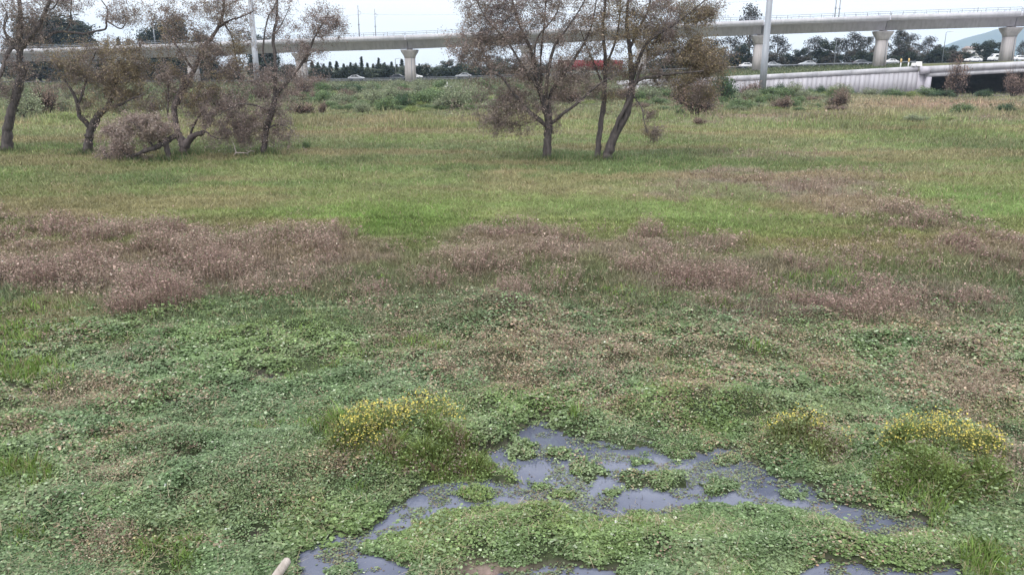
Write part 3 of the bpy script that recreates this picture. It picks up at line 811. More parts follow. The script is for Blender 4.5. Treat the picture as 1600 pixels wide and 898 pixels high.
px_tree('willow_tree', 'single-stemmed spreading willow in the middle of the meadow', (854, 258), 43.2,
        [[(854, 258, 0, .30), (855, 240, 0, .24), (856, 215, 0, .22), (857, 192, 0, .21), (854, 178, 0, .17), (842, 137, 0, .14), (830, 80, .3, .10), (817, 53, .5, .075), (800, 0, .6, .05), (792, -50, .6, .03)],
         [(857, 200, 0, .12), (840, 185, -.2, .12), (822, 170, -.5, .10), (803, 147, -.8, .085), (783, 120, -1, .06), (752, 108, -1.3, .04), (731, 76, -1.6, .022)],
         [(858, 190, 0, .15), (861, 147, .3, .11), (878, 120, .5, .10), (895, 97, .6, .085), (920, 53, .9, .055), (930, 12, 1, .035), (936, -40, 1, .02)],
         [(859, 195, 0, .11), (880, 178, -.5, .09), (905, 159, -.8, .07), (930, 137, -1.2, .05), (951, 122, -1.4, .03)],
         [(852, 165, .2, .12), (858, 103, -.5, .09), (867, 72, -.8, .07), (880, 53, -.9, .055), (911, 6, -1.2, .035), (925, -40, -1.2, .02)],
         [(842, 140, 0, .09), (815, 100, -.7, .06), (790, 62, -1, .05), (760, 30, -1.2, .035), (740, -10, -1.3, .02)],
         [(846, 150, .2, .09), (845, 90, 1, .06), (850, 40, 1.2, .05), (855, -20, 1.3, .03)],
         [(834, 100, .1, .07), (840, 60, .8, .05), (870, 20, 1.1, .04), (880, -40, 1.1, .02)]],
        [(770, 50, 62, 46, 2.0, 1.2), (735, 70, 38, 30, 1.3, .7), (830, 30, 70, 55, 2.3, 1.2), (890, 40, 50, 60, 2.2, .8), (810, 110, 80, 40, 2.2, 1.0), (785, 160, 56, 34, 1.7, .85), (768, 188, 42, 26, 1.4, .4), (810, 200, 24, 16, 1, .12), (890, 120, 50, 40, 2, .7), (840, 165, 45, 30, 1.5, .45), (930, 140, 26, 20, 1.2, .25), (850, -40, 110, 45, 2.6, 1.2), (770, -5, 60, 40, 2, .9), (868, 205, 16, 10, .7, .06)],
        2000, 96000, MAUVE, GW, leafspread=.17)

px_tree('willow_tree', 'forked twin-trunk willow standing right of the single-stemmed willow', (942, 254), 43.6,
        [[(946, 255, 0, .34), (951, 238, 0, .27), (961, 212, 0, .24), (979, 175, 0, .23), (987, 140, 0, .2), (987, 118, 0, .15), (984, 78, .1, .12), (979, 31, .2, .09), (982, 0, .3, .07), (984, -40, .3, .04)],
         [(933, 254, .2, .22), (935, 230, .2, .16), (939, 193, .3, .15), (945, 140, .5, .13), (946, 87, .7, .10), (942, 47, .8, .08), (946, 5, .9, .06), (950, -40, .9, .03)],
         [(988, 135, 0, .12), (1001, 124, -.3, .09), (1038, 117, -.8, .075), (1065, 114, -1, .055), (1100, 111, -1.2, .035)],
         [(987, 125, 0, .13), (995, 103, -.3, .10), (1010, 69, -.6, .085), (1039, 47, -.9, .06), (1063, 31, -1, .045), (1100, 2, -1.2, .03), (1120, -20, -1.2, .02)],
         [(984, 75, .1, .09), (1001, 40, .4, .065), (1012, 18, .5, .05), (1022, -30, .6, .03)],
         [(990, 150, 0, .035), (1003, 170, -.5, .035), (1006, 188, -.6, .03), (1013, 212, -.8, .015)],
         [(944, 110, .6, .08), (960, 70, 1, .06), (968, 30, 1.2, .045), (970, -30, 1.3, .025)],
         [(945, 140, .4, .07), (928, 100, .8, .05), (915, 70, 1, .04), (905, 40, 1, .025)],
         [(961, 212, -.1, .11), (965, 190, -.3, .10), (981, 160, -.3, .10), (993, 130, -.3, .09), (1003, 100, -.3, .06)]],
        [(1040, 88, 60, 26, 1.8, .9), (1090, 82, 38, 34, 1.4, 1.1), (1060, 25, 60, 32, 1.8, 1.0), (1100, 15, 30, 24, 1.1, .45), (1010, 30, 46, 40, 1.8, .6), (960, 30, 46, 50, 1.8, .7), (930, 80, 26, 30, 1.5, .3), (1112, 98, 34, 22, 1.3, .8), (1085, 122, 44, 18, 1.3, .6), (1050, 128, 40, 16, 1.2, .35), (1100, 148, 34, 20, 1.1, .35), (1020, 205, 20, 14, .6, .22), (1015, 175, 14, 22, .5, .1), (1000, -40, 110, 40, 2.4, 1.1), (975, 110, 34, 30, 1.4, .3), (1030, 60, 40, 26, 1.4, .4), (958, 150, 24, 24, .9, .12)],
        1800, 90000, OLIVE + MAUVE[:2], GW, leafspread=.17)

px_tree('willow_tree', 'thick crooked willow cut off by the photo\'s left border', (9, 238), 47.5,
        [[(10, 239, 0, .42), (11, 222, 0, .34), (12, 196, 0, .30), (20, 166, 0, .28), (28, 138, 0, .26), (36, 114, 0, .25), (31, 98, 0, .2), (31, 78, 0, .19), (30, 60, 0, .18), (32, 30, .2, .14), (30, 0, .3, .12), (26, -40, .3, .07)],
         [(31, 80, 0, .15), (20, 74, -.2, .13), (9, 90, -.4, .12), (2, 116, -.6, .1), (-8, 130, -.7, .06)],
         [(32, 76, 0, .16), (48, 55, -.2, .15), (62, 38, -.4, .14), (74, 10, -.6, .11), (84, -12, -.7, .08)],
         [(72, 14, -.6, .06), (82, 14, -.7, .045), (90, 2, -.8, .035), (94, -20, -.8, .02)],
         [(38, 66, 0, .10), (70, 60, .4, .09), (92, 50, .6, .08), (130, 53, .8, .075), (150, 49, .9, .07), (165, 45, 1, .065), (166, 31, 1, .06), (168, 15, 1, .045), (158, 0, 1, .03)],
         [(167, 33, 1, .05), (188, 45, 1.2, .045), (196, 37, 1.2, .035), (203, 26, 1.3, .02)],
         [(15, 60, -.2, .06), (7, 46, -.3, .05), (11, 24, -.4, .035), (2, 5, -.4, .02)],
         [(31, 62, 0, .08), (15, 65, -.2, .07), (6, 45, -.3, .05), (10, 22, -.3, .03)],
         [(110, 35, .8, .05), (111, 15, .9, .045), (113, -20, .9, .03)], [(92, 50, .6, .05), (104, 48, .7, .05), (110, 34, .8, .05)]],
        [(40, 10, 60, 34, 1.8, 1), (45, 55, 30, 26, 1.2, .6), (190, 22, 36, 22, 1, .5), (10, 40, 30, 40, 1.2, .35), (20, 110, 34, 26, 1.1, .35), (100, 10, 40, 30, 1.2, .4), (60, -40, 110, 30, 2.4, .8), (10, 140, 26, 22, .9, .3)],
        1300, 32000, MAUVE + [(.16, .13, .11)], GW, twigcol=(.13, .11, .108), leafspread=.15, thin=.9)

px_tree('willow_tree', 'low willow forking into a V beside the thick crooked willow', (136, 245), 46.3,
        [[(136, 246, 0, .34), (137, 236, 0, .27), (138, 220, 0, .25), (143, 202, 0, .24), (151, 184, 0, .2), (160, 174, 0, .18), (168, 167, 0, .14), (176, 142, .2, .1), (192, 112, .3, .07), (216, 92, .4, .045), (218, 74, .4, .04), (224, 64, .4, .02)],
         [(142, 204, 0, .17), (133, 190, -.2, .15), (124, 180, -.3, .13), (121, 162, -.4, .11), (112, 142, -.5, .07), (96, 118, -.6, .05), (84, 98, -.7, .025)],
         [(165, 168, 0, .10), (185, 165, -.4, .07), (205, 155, -.6, .05), (225, 148, -.8, .025)],
         [(122, 165, -.4, .08), (132, 135, 0, .06), (140, 105, .2, .045), (150, 80, .2, .025)]],
        [(150, 112, 66, 40, 1.9, 1.2), (200, 108, 56, 40, 1.7, 1.1), (185, 150, 50, 28, 1.5, .8), (112, 122, 42, 32, 1.3, .6), (170, 78, 76, 22, 1.8, .45), (232, 155, 34, 22, 1.1, .3), (90, 100, 34, 28, 1.1, .3), (130, 160, 26, 20, .9, .25)],
        1300, 50000, OLIVE + [MAUVE[0], MAUVE[2]], GW, leafspread=.17)

px_tree('willow_tree', 'leaning broken-trunked willow with bleached snapped limbs behind the fallen tree', (287, 246), 46.0,
        [[(287, 247, 0, .44), (287, 236, 0, .36), (285, 224, 0, .32), (277, 206, 0, .22), (274, 188, 0, .2), (272, 172, 0, .22), (280, 150, 0, .24), (301, 114, .2, .17), (319, 75, .3, .14), (340, 45, .4, .12), (349, 15, .5, .1), (351, -30, .5, .06)],
         [(287, 230, 0, .26), (300, 214, -.2, .22), (316, 207, -.3, .17), (320, 206, -.3, .10)],
         [(312, 207, -.3, .08), (322, 206, -.5, .07), (331, 213, -.6, .06), (342, 217, -.7, .05), (352, 216, -.7, .03)],
         [(297, 214, -.1, .09), (301, 200, -.3, .08), (310, 184, -.5, .065), (324, 173, -.7, .035)],
         [(343, 42, .4, .08), (360, 32, .2, .06), (376, 27, .1, .05), (396, 18, 0, .03)],
         [(346, 30, .4, .07), (362, 58, .1, .05), (370, 99, -.1, .04), (382, 141, -.3, .02)],
         [(303, 112, .2, .08), (285, 85, 0, .06), (268, 60, -.2, .045), (258, 30, -.3, .025)],
         [(262, 178, -.1, .05), (263, 150, -.2, .05), (262, 132, -.3, .035), (268, 122, -.3, .06), (274, 119, -.3, .03)], [(274, 190, 0, .06), (264, 184, -.1, .05), (262, 176, -.1, .05)]],
        [(290, 60, 50, 40, 1.6, .9), (340, 15, 60, 36, 1.8, .9), (330, 90, 40, 34, 1.5, .5), (360, 110, 30, 34, 1.2, .7), (272, 130, 34, 34, 1.2, .9), (310, 160, 40, 34, 1.2, .8), (330, 140, 40, 30, 1.2, .6), (250, 165, 26, 26, 1, .4), (300, -30, 90, 26, 2, .6), (260, 20, 40, 26, 1.3, .4), (375, 60, 26, 36, 1, .4)],
        1600, 50000, OLIVE[:2] + MAUVE, GW, leafspread=.16, barkcol=(1.25, 1.2, 1.2), thin=.78)

px_tree('willow_tree', 'upright dark-barked willow with a tufted branch leaning right', (412, 248), 45.6,
        [[(412, 249, 0, .38), (412, 240, 0, .27), (413, 225, 0, .25), (415, 208, 0, .25), (422, 182, 0, .24), (431, 152, 0, .2), (443, 134, 0, .16), (458, 118, 0, .12), (478, 90, 0, .09), (490, 62, 0, .07), (505, 36, 0, .045), (514, 18, 0, .02)],
         [(430, 155, 0, .15), (430, 130, 0, .14), (430, 90, .1, .13), (427, 60, .2, .115), (432, 30, .3, .1), (433, 0, .3, .08), (434, -40, .3, .05)],
         [(429, 110, .1, .08), (416, 100, 0, .07), (411, 75, -.1, .065), (418, 30, -.2, .05), (430, 8, -.2, .04), (436, -30, -.2, .02)],
         [(428, 55, .2, .05), (440, 38, 0, .04), (452, 12, -.1, .025)],
         [(425, 175, 0, .09), (400, 165, -.5, .07), (375, 163, -.8, .05), (350, 175, -1, .03), (330, 190, -1.1, .015)],
         [(418, 200, 0, .06), (435, 195, -.4, .05), (452, 200, -.6, .03), (462, 212, -.7, .015)],
         [(470, 100, 0, .05), (486, 95, -.1, .04), (492, 110, -.2, .02)]],
        [(508, 38, 34, 26, 1.1, .9), (530, 40, 14, 20, .7, .3), (482, 80, 30, 20, 1, .5), (450, 120, 44, 26, 1.4, .8), (380, 165, 52, 26, 1.5, 1.1), (425, 165, 40, 40, 1.3, .8), (445, 195, 24, 24, .9, .35), (400, 130, 36, 30, 1.3, .5), (345, 188, 44, 34, 1.3, 1.3), (390, 192, 46, 32, 1.3, 1.0), (365, 218, 40, 18, 1.1, .6), (440, 215, 30, 18, .9, .35), (440, 40, 34, 34, 1.2, .4), (425, 5, 50, 26, 1.4, .4), (372, 205, 36, 16, .9, .25)],
        1900, 52000, [(.235, .185, .175), (.20, .158, .15), (.28, .23, .205)] + MAUVE[:2] + [(.22, .15, .135)], GW, leafspread=.15, thin=.74)

# fallen tree: a trunk lying on its elbows with a twiggy crown
Yf = 42.6
px_tree('fallen_tree', 'fallen grey-twigged tree propped on its own limbs before the broken willow', (265, 263), Yf,
        [[(266, 264, 0, .14), (264, 250, 0, .13), (262, 238, 0, .14), (259, 222, 0, .17), (268, 216, .2, .15), (279, 212, .5, .12)],
         [(259, 223, 0, .16), (244, 229, -.1, .15), (226, 236, -.2, .12), (208, 243, -.2, .09), (192, 240, -.2, .05)],
         [(160, 232, -.2, .07), (164, 240, -.2, .1), (170, 250, -.2, .13), (184, 258, -.1, .12), (210, 262, 0, .07)],
         [(169, 248, -.2, .07), (178, 236, -.2, .06), (184, 226, -.2, .03)],
         [(196, 262, -.1, .07), (199, 246, -.2, .06), (192, 236, -.2, .05), (186, 228, -.2, .03)],
         [(240, 230, -.1, .06), (222, 205, -.3, .05), (205, 190, -.4, .03)], [(250, 225, 0, .06), (240, 198, .2, .04), (232, 182, .3, .02)]],
        [(210, 208, 52, 24, 1.5, 1.2), (182, 232, 30, 18, 1, .5), (248, 202, 24, 20, 1, .45), (222, 186, 34, 10, .9, .3), (198, 250, 40, 8, 1, .3), (266, 200, 14, 16, .7, .15), (172, 205, 14, 10, .6, .12)],
        1300, 30000, [(.28, .215, .19), (.34, .27, .24), (.24, .195, .16)], None, twigcol=(.22, .175, .165), leafspread=.12, rooted=(0, 4), twr=.010, hang=0, leaflen=.09)

db = MB(); Yd = 45.0
for pts, r in (([(362, 219), (366, 228), (369, 238), (378, 239), (386, 240), (391, 247)], (.014, .022, .03, .03, .022, .012)), ([(369, 238), (366, 243), (362, 246)], (.04, .04, .03)), ([(385, 240), (392, 236), (398, 237)], (.03, .02, .012))):
    q, rr = smooth_path([P(a, b, Yd) for a, b in pts], r, 4)
    db.tube(q, rr, 6, (1, 1, 1))
c0 = P(369, 246, Yd)
tag(db.build('dead_branch', M_DEAD, None, c0, True), 'bleached dead branch lying bent on the grass between two willows', 'branch')

# ------------------------------------------------------------------ prototypes of far trees and shrubs (built where their first copy stands)
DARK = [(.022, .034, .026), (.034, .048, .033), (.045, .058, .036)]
GREYG = [(.05, .058, .046), (.075, .078, .062), (.095, .085, .075), (.06, .06, .055)]


def leaf_cloud(b, centres, n, size, cols, mi=1, flat=.9, aspect=.5):
    """centres: (centre, radii, weight) lumps, leaves lie in a shell and inside"""
    W = sum(c[2] for c in centres); lc = np.array(cols)
    for c, r, w in centres:
        k = int(n * w / W)
        u = rng.normal(0, 1, (k, 3)); u /= np.linalg.norm(u, axis=1)[:, None]
        u *= (rng.random((k, 1)) ** .35) * (1 + .18 * rng.normal(0, 1, (k, 1)))
        p = np.array(c) + u * np.array(r)
        ok = p[:, 2] > .02; p = p[ok]; k = len(p)
        if k == 0: continue
        t = rng.random() * .6
        idx = np.clip(rng.normal(t * len(lc), .8, k), 0, len(lc) - 1).astype(int)
        col = lc[idx] * rng.lognormal(0, .25, (k, 1)) * rng.uniform(.8, 1.2)
        b.polys(leaf_polys(p, size * rng.uniform(.6, 1.4, k), 4, flat, aspect), np.clip(col, .008, .5), mi)


def conifer(h=8.0, w=1.6, cols=DARK, n=2600, name='conifer_tree'):
    root = thing(name, '', 'tree')
    t = MB(); t.tube([(0, 0, -.2), (0, 0, h * .5), (0.05, 0, h * .97)], (.16, .1, .02), 6, (.6, .55, .5)); t.build('trunk', M_BARK, root, None, True)
    b = MB()
    k = int(h * 3.2)
    P0 = []
    for i in range(k):
        f = (i + .5) / k; z = h * (.08 + .9 * f); L = w * (1 - f) ** .8 * rng.uniform(.65, 1.15) + .12
        for a in rng.uniform(0, 2 * math.pi, 6):
            e = np.array((math.cos(a) * L, math.sin(a) * L, z - L * .15 + rng.normal(0, .1)))
            b.tube([(0, 0, z), tuple(e)], (.03, .008), 3, (.05, .04, .035), 0, False)
            P0.append((np.array((0, 0, z)), e))
    A = np.array([q[0] for q in P0]); E = np.array([q[1] for q in P0])
    i = rng.integers(0, len(A), n); f = rng.random((n, 1)) ** .6
    p = A[i] + (E[i] - A[i]) * f + rng.normal(0, .12, (n, 3))
    c = np.array(cols)[rng.integers(0, len(cols), n)] * rng.lognormal(0, .25, (n, 1))
    b.polys(leaf_polys(p, rng.uniform(.13, .30, n), 4, .7, .5), c, 1)
    b.build('crown', [M_TWIG, M_LEAF], root)
    return root


def broad(h=10.0, w=4.0, cols=GREYG, n=2600, lumps=9, ls=.12, name='broadleaf_tree', bare=.3, low=.3, leaf=.2, seed=0):
    """trunk with limbs to several leaf lumps, sky showing between them"""
    root = thing(name, '', 'tree')
    t = MB(); b = MB()
    th = h * bare
    t.tube([(0, 0, -.3), (rng.normal(0, .1), 0, th * .5), (rng.normal(0, .15), rng.normal(0, .15), th)], (h * .022, h * .018, h * .015), 7, (1, 1, 1))
    cs = []
    for i in range(lumps):
        a = i * 2.4 + rng.uniform(0, 1); f = (i + .5) / lumps
        z = h * (low + (.93 - low) * f) * rng.uniform(.93, 1.03); r = w * (.95 - .55 * abs(f - .35)) * rng.uniform(.3, .85) * (1 - .55 * max(0, f - .6))
        c = np.array((math.cos(a) * r, math.sin(a) * r, z)); s = h * ls * rng.uniform(.7, 1.3)
        cs.append((c, (s * 1.2, s * 1.2, s * .85), s))
        m = c * .5; m[2] = th + (c[2] - th) * .6
        q, rr = smooth_path([(0, 0, th * .92), tuple(m), tuple(c)], (h * .011, h * .007, h * .003), 3)
        b.tube(q, rr, 4, (.13, .11, .10), 0, False)
        for _ in range(5):
            e = c + rng.normal(0, s * .7, 3); b.tube([tuple(c * .7 + np.array((0, 0, c[2] * .3)) - np.array((0, 0, s * .4))), tuple(e)], (h * .004, h * .0015), 3, (.12, .10, .095), 0, False)
    leaf_cloud(b, cs, n, leaf, cols)
    t.build('trunk', M_BARK, root, None, True); b.build('crown', [M_TWIG, M_LEAF], root)
    return root


def shrub(w=1.5, h=1.6, cols=((.08, .12, .05),), n=900, lumps=7, leaf=.075, name='shrub', twiggy=.0, twc=(.12, .095, .085)):
    root = thing(name, '', 'shrub')
    t = MB(); b = MB(); cs = []
    for i in range(lumps):
        a = i * 2.4 + rng.uniform(0, .9); r = w * (.05 + .72 * ((i + .5) / lumps) ** .6); z = h * rng.uniform(.3, .78) * (1 - .5 * r / w)
        s = w * rng.uniform(.28, .46)
        c = np.array((math.cos(a) * r, math.sin(a) * r, z)); cs.append((c, (s, s, s * .8 * h / w), s))
        t.tube([(c[0] * .15, c[1] * .15, -.1), tuple(c * .6), tuple(c)], (.03, .02, .01), 4, (.8, .7, .65))
        for _ in range(6 + int(30 * twiggy)):
            e = c + rng.normal(0, s * .6, 3); e[2] = abs(e[2])
            t.tube([tuple(c * .55), tuple((c * .55 + e) / 2 + rng.normal(0, .05, 3)), tuple(e)], (.014, .010, .006), 3, np.array((.8, .7, .65)) * rng.uniform(.7, 1.4), 0, False)
    leaf_cloud(b, cs, n, leaf, cols, 0)
    t.build('stems', M_BARK, root); b.build('foliage', M_LEAF, root)
    return root


PROTO_USED = set()


def put(proto, px, py_base, Y, sc=1.0, label=None, group=None, rz=None, sz=None, z=None):
    """stand a copy of proto where the photo shows it: ground point under pixel column px at distance Y"""
    q = P(px, 104, Y); X = q.x
    if z is None: z = float(big_height(np.array([X]), np.array([Y]))[0])
    rz = rng.uniform(0, 6.28) if rz is None else rz
    s = (sc, sc, sz if sz else sc)
    if proto.name not in PROTO_USED:
        PROTO_USED.add(proto.name)
        proto.location = (X, Y, z - .05); proto.rotation_euler = (0, 0, rz); proto.scale = s
        if label: proto['label'] = label
        if group: proto['group'] = group
        return proto
    return dup(proto, (X, Y, z - .05), rz, s, label, group)


def hpx(py_top, Y, z0):
    return P(800, py_top, Y).z - z0


# --- row of conifers beyond the road
CON = [conifer(8, 1.7), conifer(8, 1.25), conifer(8, 2.3, [(.03, .044, .032), (.045, .06, .042)])]
cl = [('narrow spired dark conifer in the row beyond the road', 1), ('broad dark conifer in the row beyond the road', 2), ('pointed dark conifer in the row beyond the road', 0)]
k = 0
for px, top in ((488, 97), (497, 99), (506, 101), (516, 98), (526, 97), (537, 101), (548, 99), (556, 100), (565, 90), (574, 100), (583, 101), (592, 92), (601, 99), (612, 98), (620, 102), (628, 94), (637, 100), (646, 98), (655, 101)):
    Yc = 262 + (k * 7) % 17
    z = float(big_height(np.array([P(px, 104, Yc).x]), np.array([Yc]))[0])
    h = hpx(top - 2, Yc, z)
    i = 1 if h > 7.2 else (2 if k % 2 else 0)
    put(CON[i], px, 0, Yc, h / 8 * (1.0 if i == 1 else 1.15), next(c[0] for c in cl if c[1] == i), 'conifers beyond the road', sz=h / 8)
    k += 1
# --- bulky dark trees on the left, behind the viaduct
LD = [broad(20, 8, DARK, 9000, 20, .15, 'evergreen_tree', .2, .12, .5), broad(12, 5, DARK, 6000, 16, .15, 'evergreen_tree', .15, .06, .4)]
bigl = [(60, 28, 268, 1.25, 'huge dark evergreen above the viaduct behind the crooked willow'), (100, 22, 272, 1.35, 'tallest dark evergreen rising over the left viaduct'), (128, 34, 270, 1.1, 'dark evergreen with a sloping right side over the viaduct'), (30, 60, 265, 1, 'dark evergreen half hidden by the crooked willow trunk'),
        (234, 46, 268, .7, 'slim dark tree over the viaduct left of the thin lamp'), (258, 33, 272, .7, 'dark tree behind the thin lamp above the viaduct'), (281, 28, 268, .75, 'tall dark tree right of the thin lamp above the viaduct'), (318, 50, 270, .8, 'dark tree behind the leaning willow above the viaduct'), (402, 52, 274, .8, 'dark tree showing beside the left steel pole'), (424, 58, 270, .7, 'small dark tree behind the upright willow over the viaduct')]
for px, top, Yt, wf, lab in bigl:
    h = hpx(top, Yt, .6)
    put(LD[0], px, 0, Yt, h / 20 * wf, lab, 'dark evergreens beyond the viaduct', sz=h / 20)
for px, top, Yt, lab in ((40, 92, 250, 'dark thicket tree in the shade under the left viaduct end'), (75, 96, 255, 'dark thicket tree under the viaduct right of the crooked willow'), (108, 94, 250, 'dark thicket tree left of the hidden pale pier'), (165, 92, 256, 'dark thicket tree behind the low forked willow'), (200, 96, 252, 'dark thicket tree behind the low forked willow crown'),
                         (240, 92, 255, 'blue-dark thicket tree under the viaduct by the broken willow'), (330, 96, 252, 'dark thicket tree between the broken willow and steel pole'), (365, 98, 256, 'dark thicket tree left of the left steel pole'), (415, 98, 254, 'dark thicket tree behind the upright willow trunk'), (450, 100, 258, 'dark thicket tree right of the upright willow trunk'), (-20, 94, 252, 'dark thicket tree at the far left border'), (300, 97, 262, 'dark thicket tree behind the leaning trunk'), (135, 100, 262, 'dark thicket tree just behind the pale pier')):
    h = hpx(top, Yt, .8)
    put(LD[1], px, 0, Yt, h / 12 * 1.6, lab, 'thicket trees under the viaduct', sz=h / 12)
for px, top, Yt, wf, lab in ((153, 58, 276, 1.2, 'small pointed tree top above the viaduct beside the bent willow branch'), (172, 60, 274, 1.1, 'small round tree top above the viaduct under the bent branch'), (190, 55, 276, 1.0, 'spiky tree top above the viaduct right of the bent branch'), (205, 58, 275, 1.0, 'spiky tree top left of the slim dark tree')):
    h = hpx(top, Yt, .6); put(CON[2], px, 0, Yt, h / 8 * wf * .75, lab, 'tree tops above the viaduct', sz=h / 8)
# --- eucalyptus and other trees along the right road
EU = [broad(11, 5.0, GREYG, 3300, 14, .12, 'eucalyptus_tree', .3, .25, .24), broad(11, 4.4, [(.045, .05, .045), (.075, .065, .06)], 2300, 13, .12, 'eucalyptus_tree', .35, .3, .24), broad(9, 4.6, DARK + [(.05, .06, .045)], 4500, 14, .15, 'broadleaf_tree', .2, .06, .28), broad(9, 4.6, [(.14, .105, .085), (.11, .09, .075), (.17, .125, .095)], 3200, 14, .14, 'broadleaf_tree', .2, .08, .24)]
for px, top, Yt, kd, wf, lab in (
        (700, 96, 265, 2, 1, 'dark round tree beyond the road left of the middle willow'), (725, 88, 268, 3, 1.1, 'brownish tree beyond the road behind the middle willow crown'), (752, 84, 266, 3, 1.1, 'brown tree behind the middle willow left limbs'), (785, 92, 268, 2, 1.1, 'dark tree behind the middle willow lower limbs'), (815, 94, 270, 3, 1, 'brown tree behind the middle willow main stem'),
        (1010, 78, 268, 0, 1, 'grey tree seen between the twin willow branches'), (1050, 80, 266, 3, 1, 'brown tree behind the twin willow long limb'), (1085, 66, 270, 0, 1, 'grey tree behind the twin willow right tuft'), (1115, 64, 268, 1, 1, 'thin grey eucalyptus right of the twin willow tuft'), (1140, 60, 266, 1, 1, 'open eucalyptus left of the white road car'),
        (1168, 12, 275, 1, .62, 'tallest eucalyptus with a round crown above the viaduct by the steel pole'), (1160, 72, 262, 2, .9, 'dark bushy tree behind the white road car'), (1212, 58, 270, 1, 1.1, 'open eucalyptus just right of the right steel pole'), (1226, 86, 262, 2, .9, 'low dark tree right of the right steel pole'), (1250, 78, 262, 2, 1, 'dark rounded tree over the silver road car'), (1268, 60, 270, 1, 1, 'open eucalyptus above the silver road car'),
        (1290, 64, 264, 2, .9, 'dark tree left of the slim road lamp'), (1308, 62, 270, 0, 1, 'grey eucalyptus behind the slim road lamp'), (1332, 54, 266, 1, 1, 'open eucalyptus left of the tall middle-right pier'), (1350, 60, 270, 0, 1.1, 'grey eucalyptus behind the pier carrying a girder joint'), (1365, 78, 262, 3, 1, 'brown low tree behind the pier carrying a girder joint'), (1402, 50, 266, 0, 1, 'large grey eucalyptus right of the pier with the girder joint'), (1418, 56, 272, 1, .9, 'thin eucalyptus behind the two marker posts'), (1425, 78, 262, 3, 1, 'brown tree behind the two orange-topped marker posts'),
        (1447, 60, 268, 1, .9, 'lone open eucalyptus left of the far road lamp'), (1462, 72, 276, 0, .9, 'small grey tree below the far road lamp'), (1480, 74, 290, 2, 1.1, 'dark low tree before the hill\'s left foot'), (1505, 80, 264, 3, 1.1, 'russet tree before the blue hill'), (1490, 84, 262, 3, 1.1, 'low russet tree left of the parked white cars'), (1530, 68, 300, 2, 1.1, 'dark tree in front of the hill'), (1550, 66, 305, 2, 1.1, 'dark round tree left of the right border pier'), (1568, 74, 300, 2, 1, 'dark tree behind the right border pier'), (1595, 66, 290, 1, .8, 'thin tree right of the right border pier')):
    z = float(road_z(px)) - .3; h = hpx(top - 2, Yt, z); p0 = EU[kd]; hh = 10.2 if kd < 2 else 8.6
    put(p0, px, 0, Yt, h / hh * wf * 1.05, lab, 'trees along the road', sz=h / hh, z=z)

LOWT = [broad(6, 4.2, DARK + [(.055, .065, .05)], 3600, 14, .2, 'hedge_tree', .15, .05, .26), broad(6, 4.2, [(.075, .07, .06), (.10, .085, .07), (.06, .065, .05)], 3200, 14, .2, 'hedge_tree', .15, .05, .26), broad(6, 4.2, [(.075, .095, .065), (.10, .12, .08), (.06, .08, .055)], 3200, 14, .2, 'hedge_tree', .15, .05, .26)]
for i, px in enumerate(np.arange(1008, 1510, 19)):
    Yt = 258 + (i * 5) % 9; z = float(road_z(px)) - .3; kd = i % 2
    put(LOWT[kd], px + (i * 7) % 11 - 5, 0, Yt, 1.0, ('dark low tree in the hedge along the right road', 'brownish low tree in the hedge along the right road')[kd], 'low hedge trees along the right road', sz=(.55 + .35 * ((i * 37) % 10) / 10), z=z)
for i, px in enumerate(np.arange(478, 860, 17)):
    Yt = 256 + (i * 5) % 9; z = float(road_z(px)) - .3; kd = 0 if i % 3 else 2
    put(LOWT[kd], px + (i * 7) % 11 - 5, 0, Yt, 1.0, ('dark low tree in the hedge below the conifers', '', 'grey-green low tree in the hedge below the conifers')[kd], 'low hedge trees before the conifers', sz=(.55 + .3 * ((i * 37) % 10) / 10), z=z)

for px, top, Yt, kd, lab in ((872, 98, 214, 3, 'russet thicket tree before the red trailer\'s left end'), (912, 104, 216, 3, 'russet thicket tree before the red trailer\'s middle'), (956, 97, 213, 3, 'russet thicket tree before the red trailer\'s right end'), (835, 100, 216, 2, 'dark thicket tree behind the middle willow lower crown'), (1030, 106, 178, 3, 'russet thicket tree before the left end of the retaining wall')):
    z = float(big_height(np.array([P(px, 104, Yt).x]), np.array([float(Yt)]))[0]); h = hpx(top, Yt, z)
    put(EU[kd], px, 0, Yt, h / 8.6 * 1.1, lab, 'trees along the road', sz=h / 8.6, z=z)
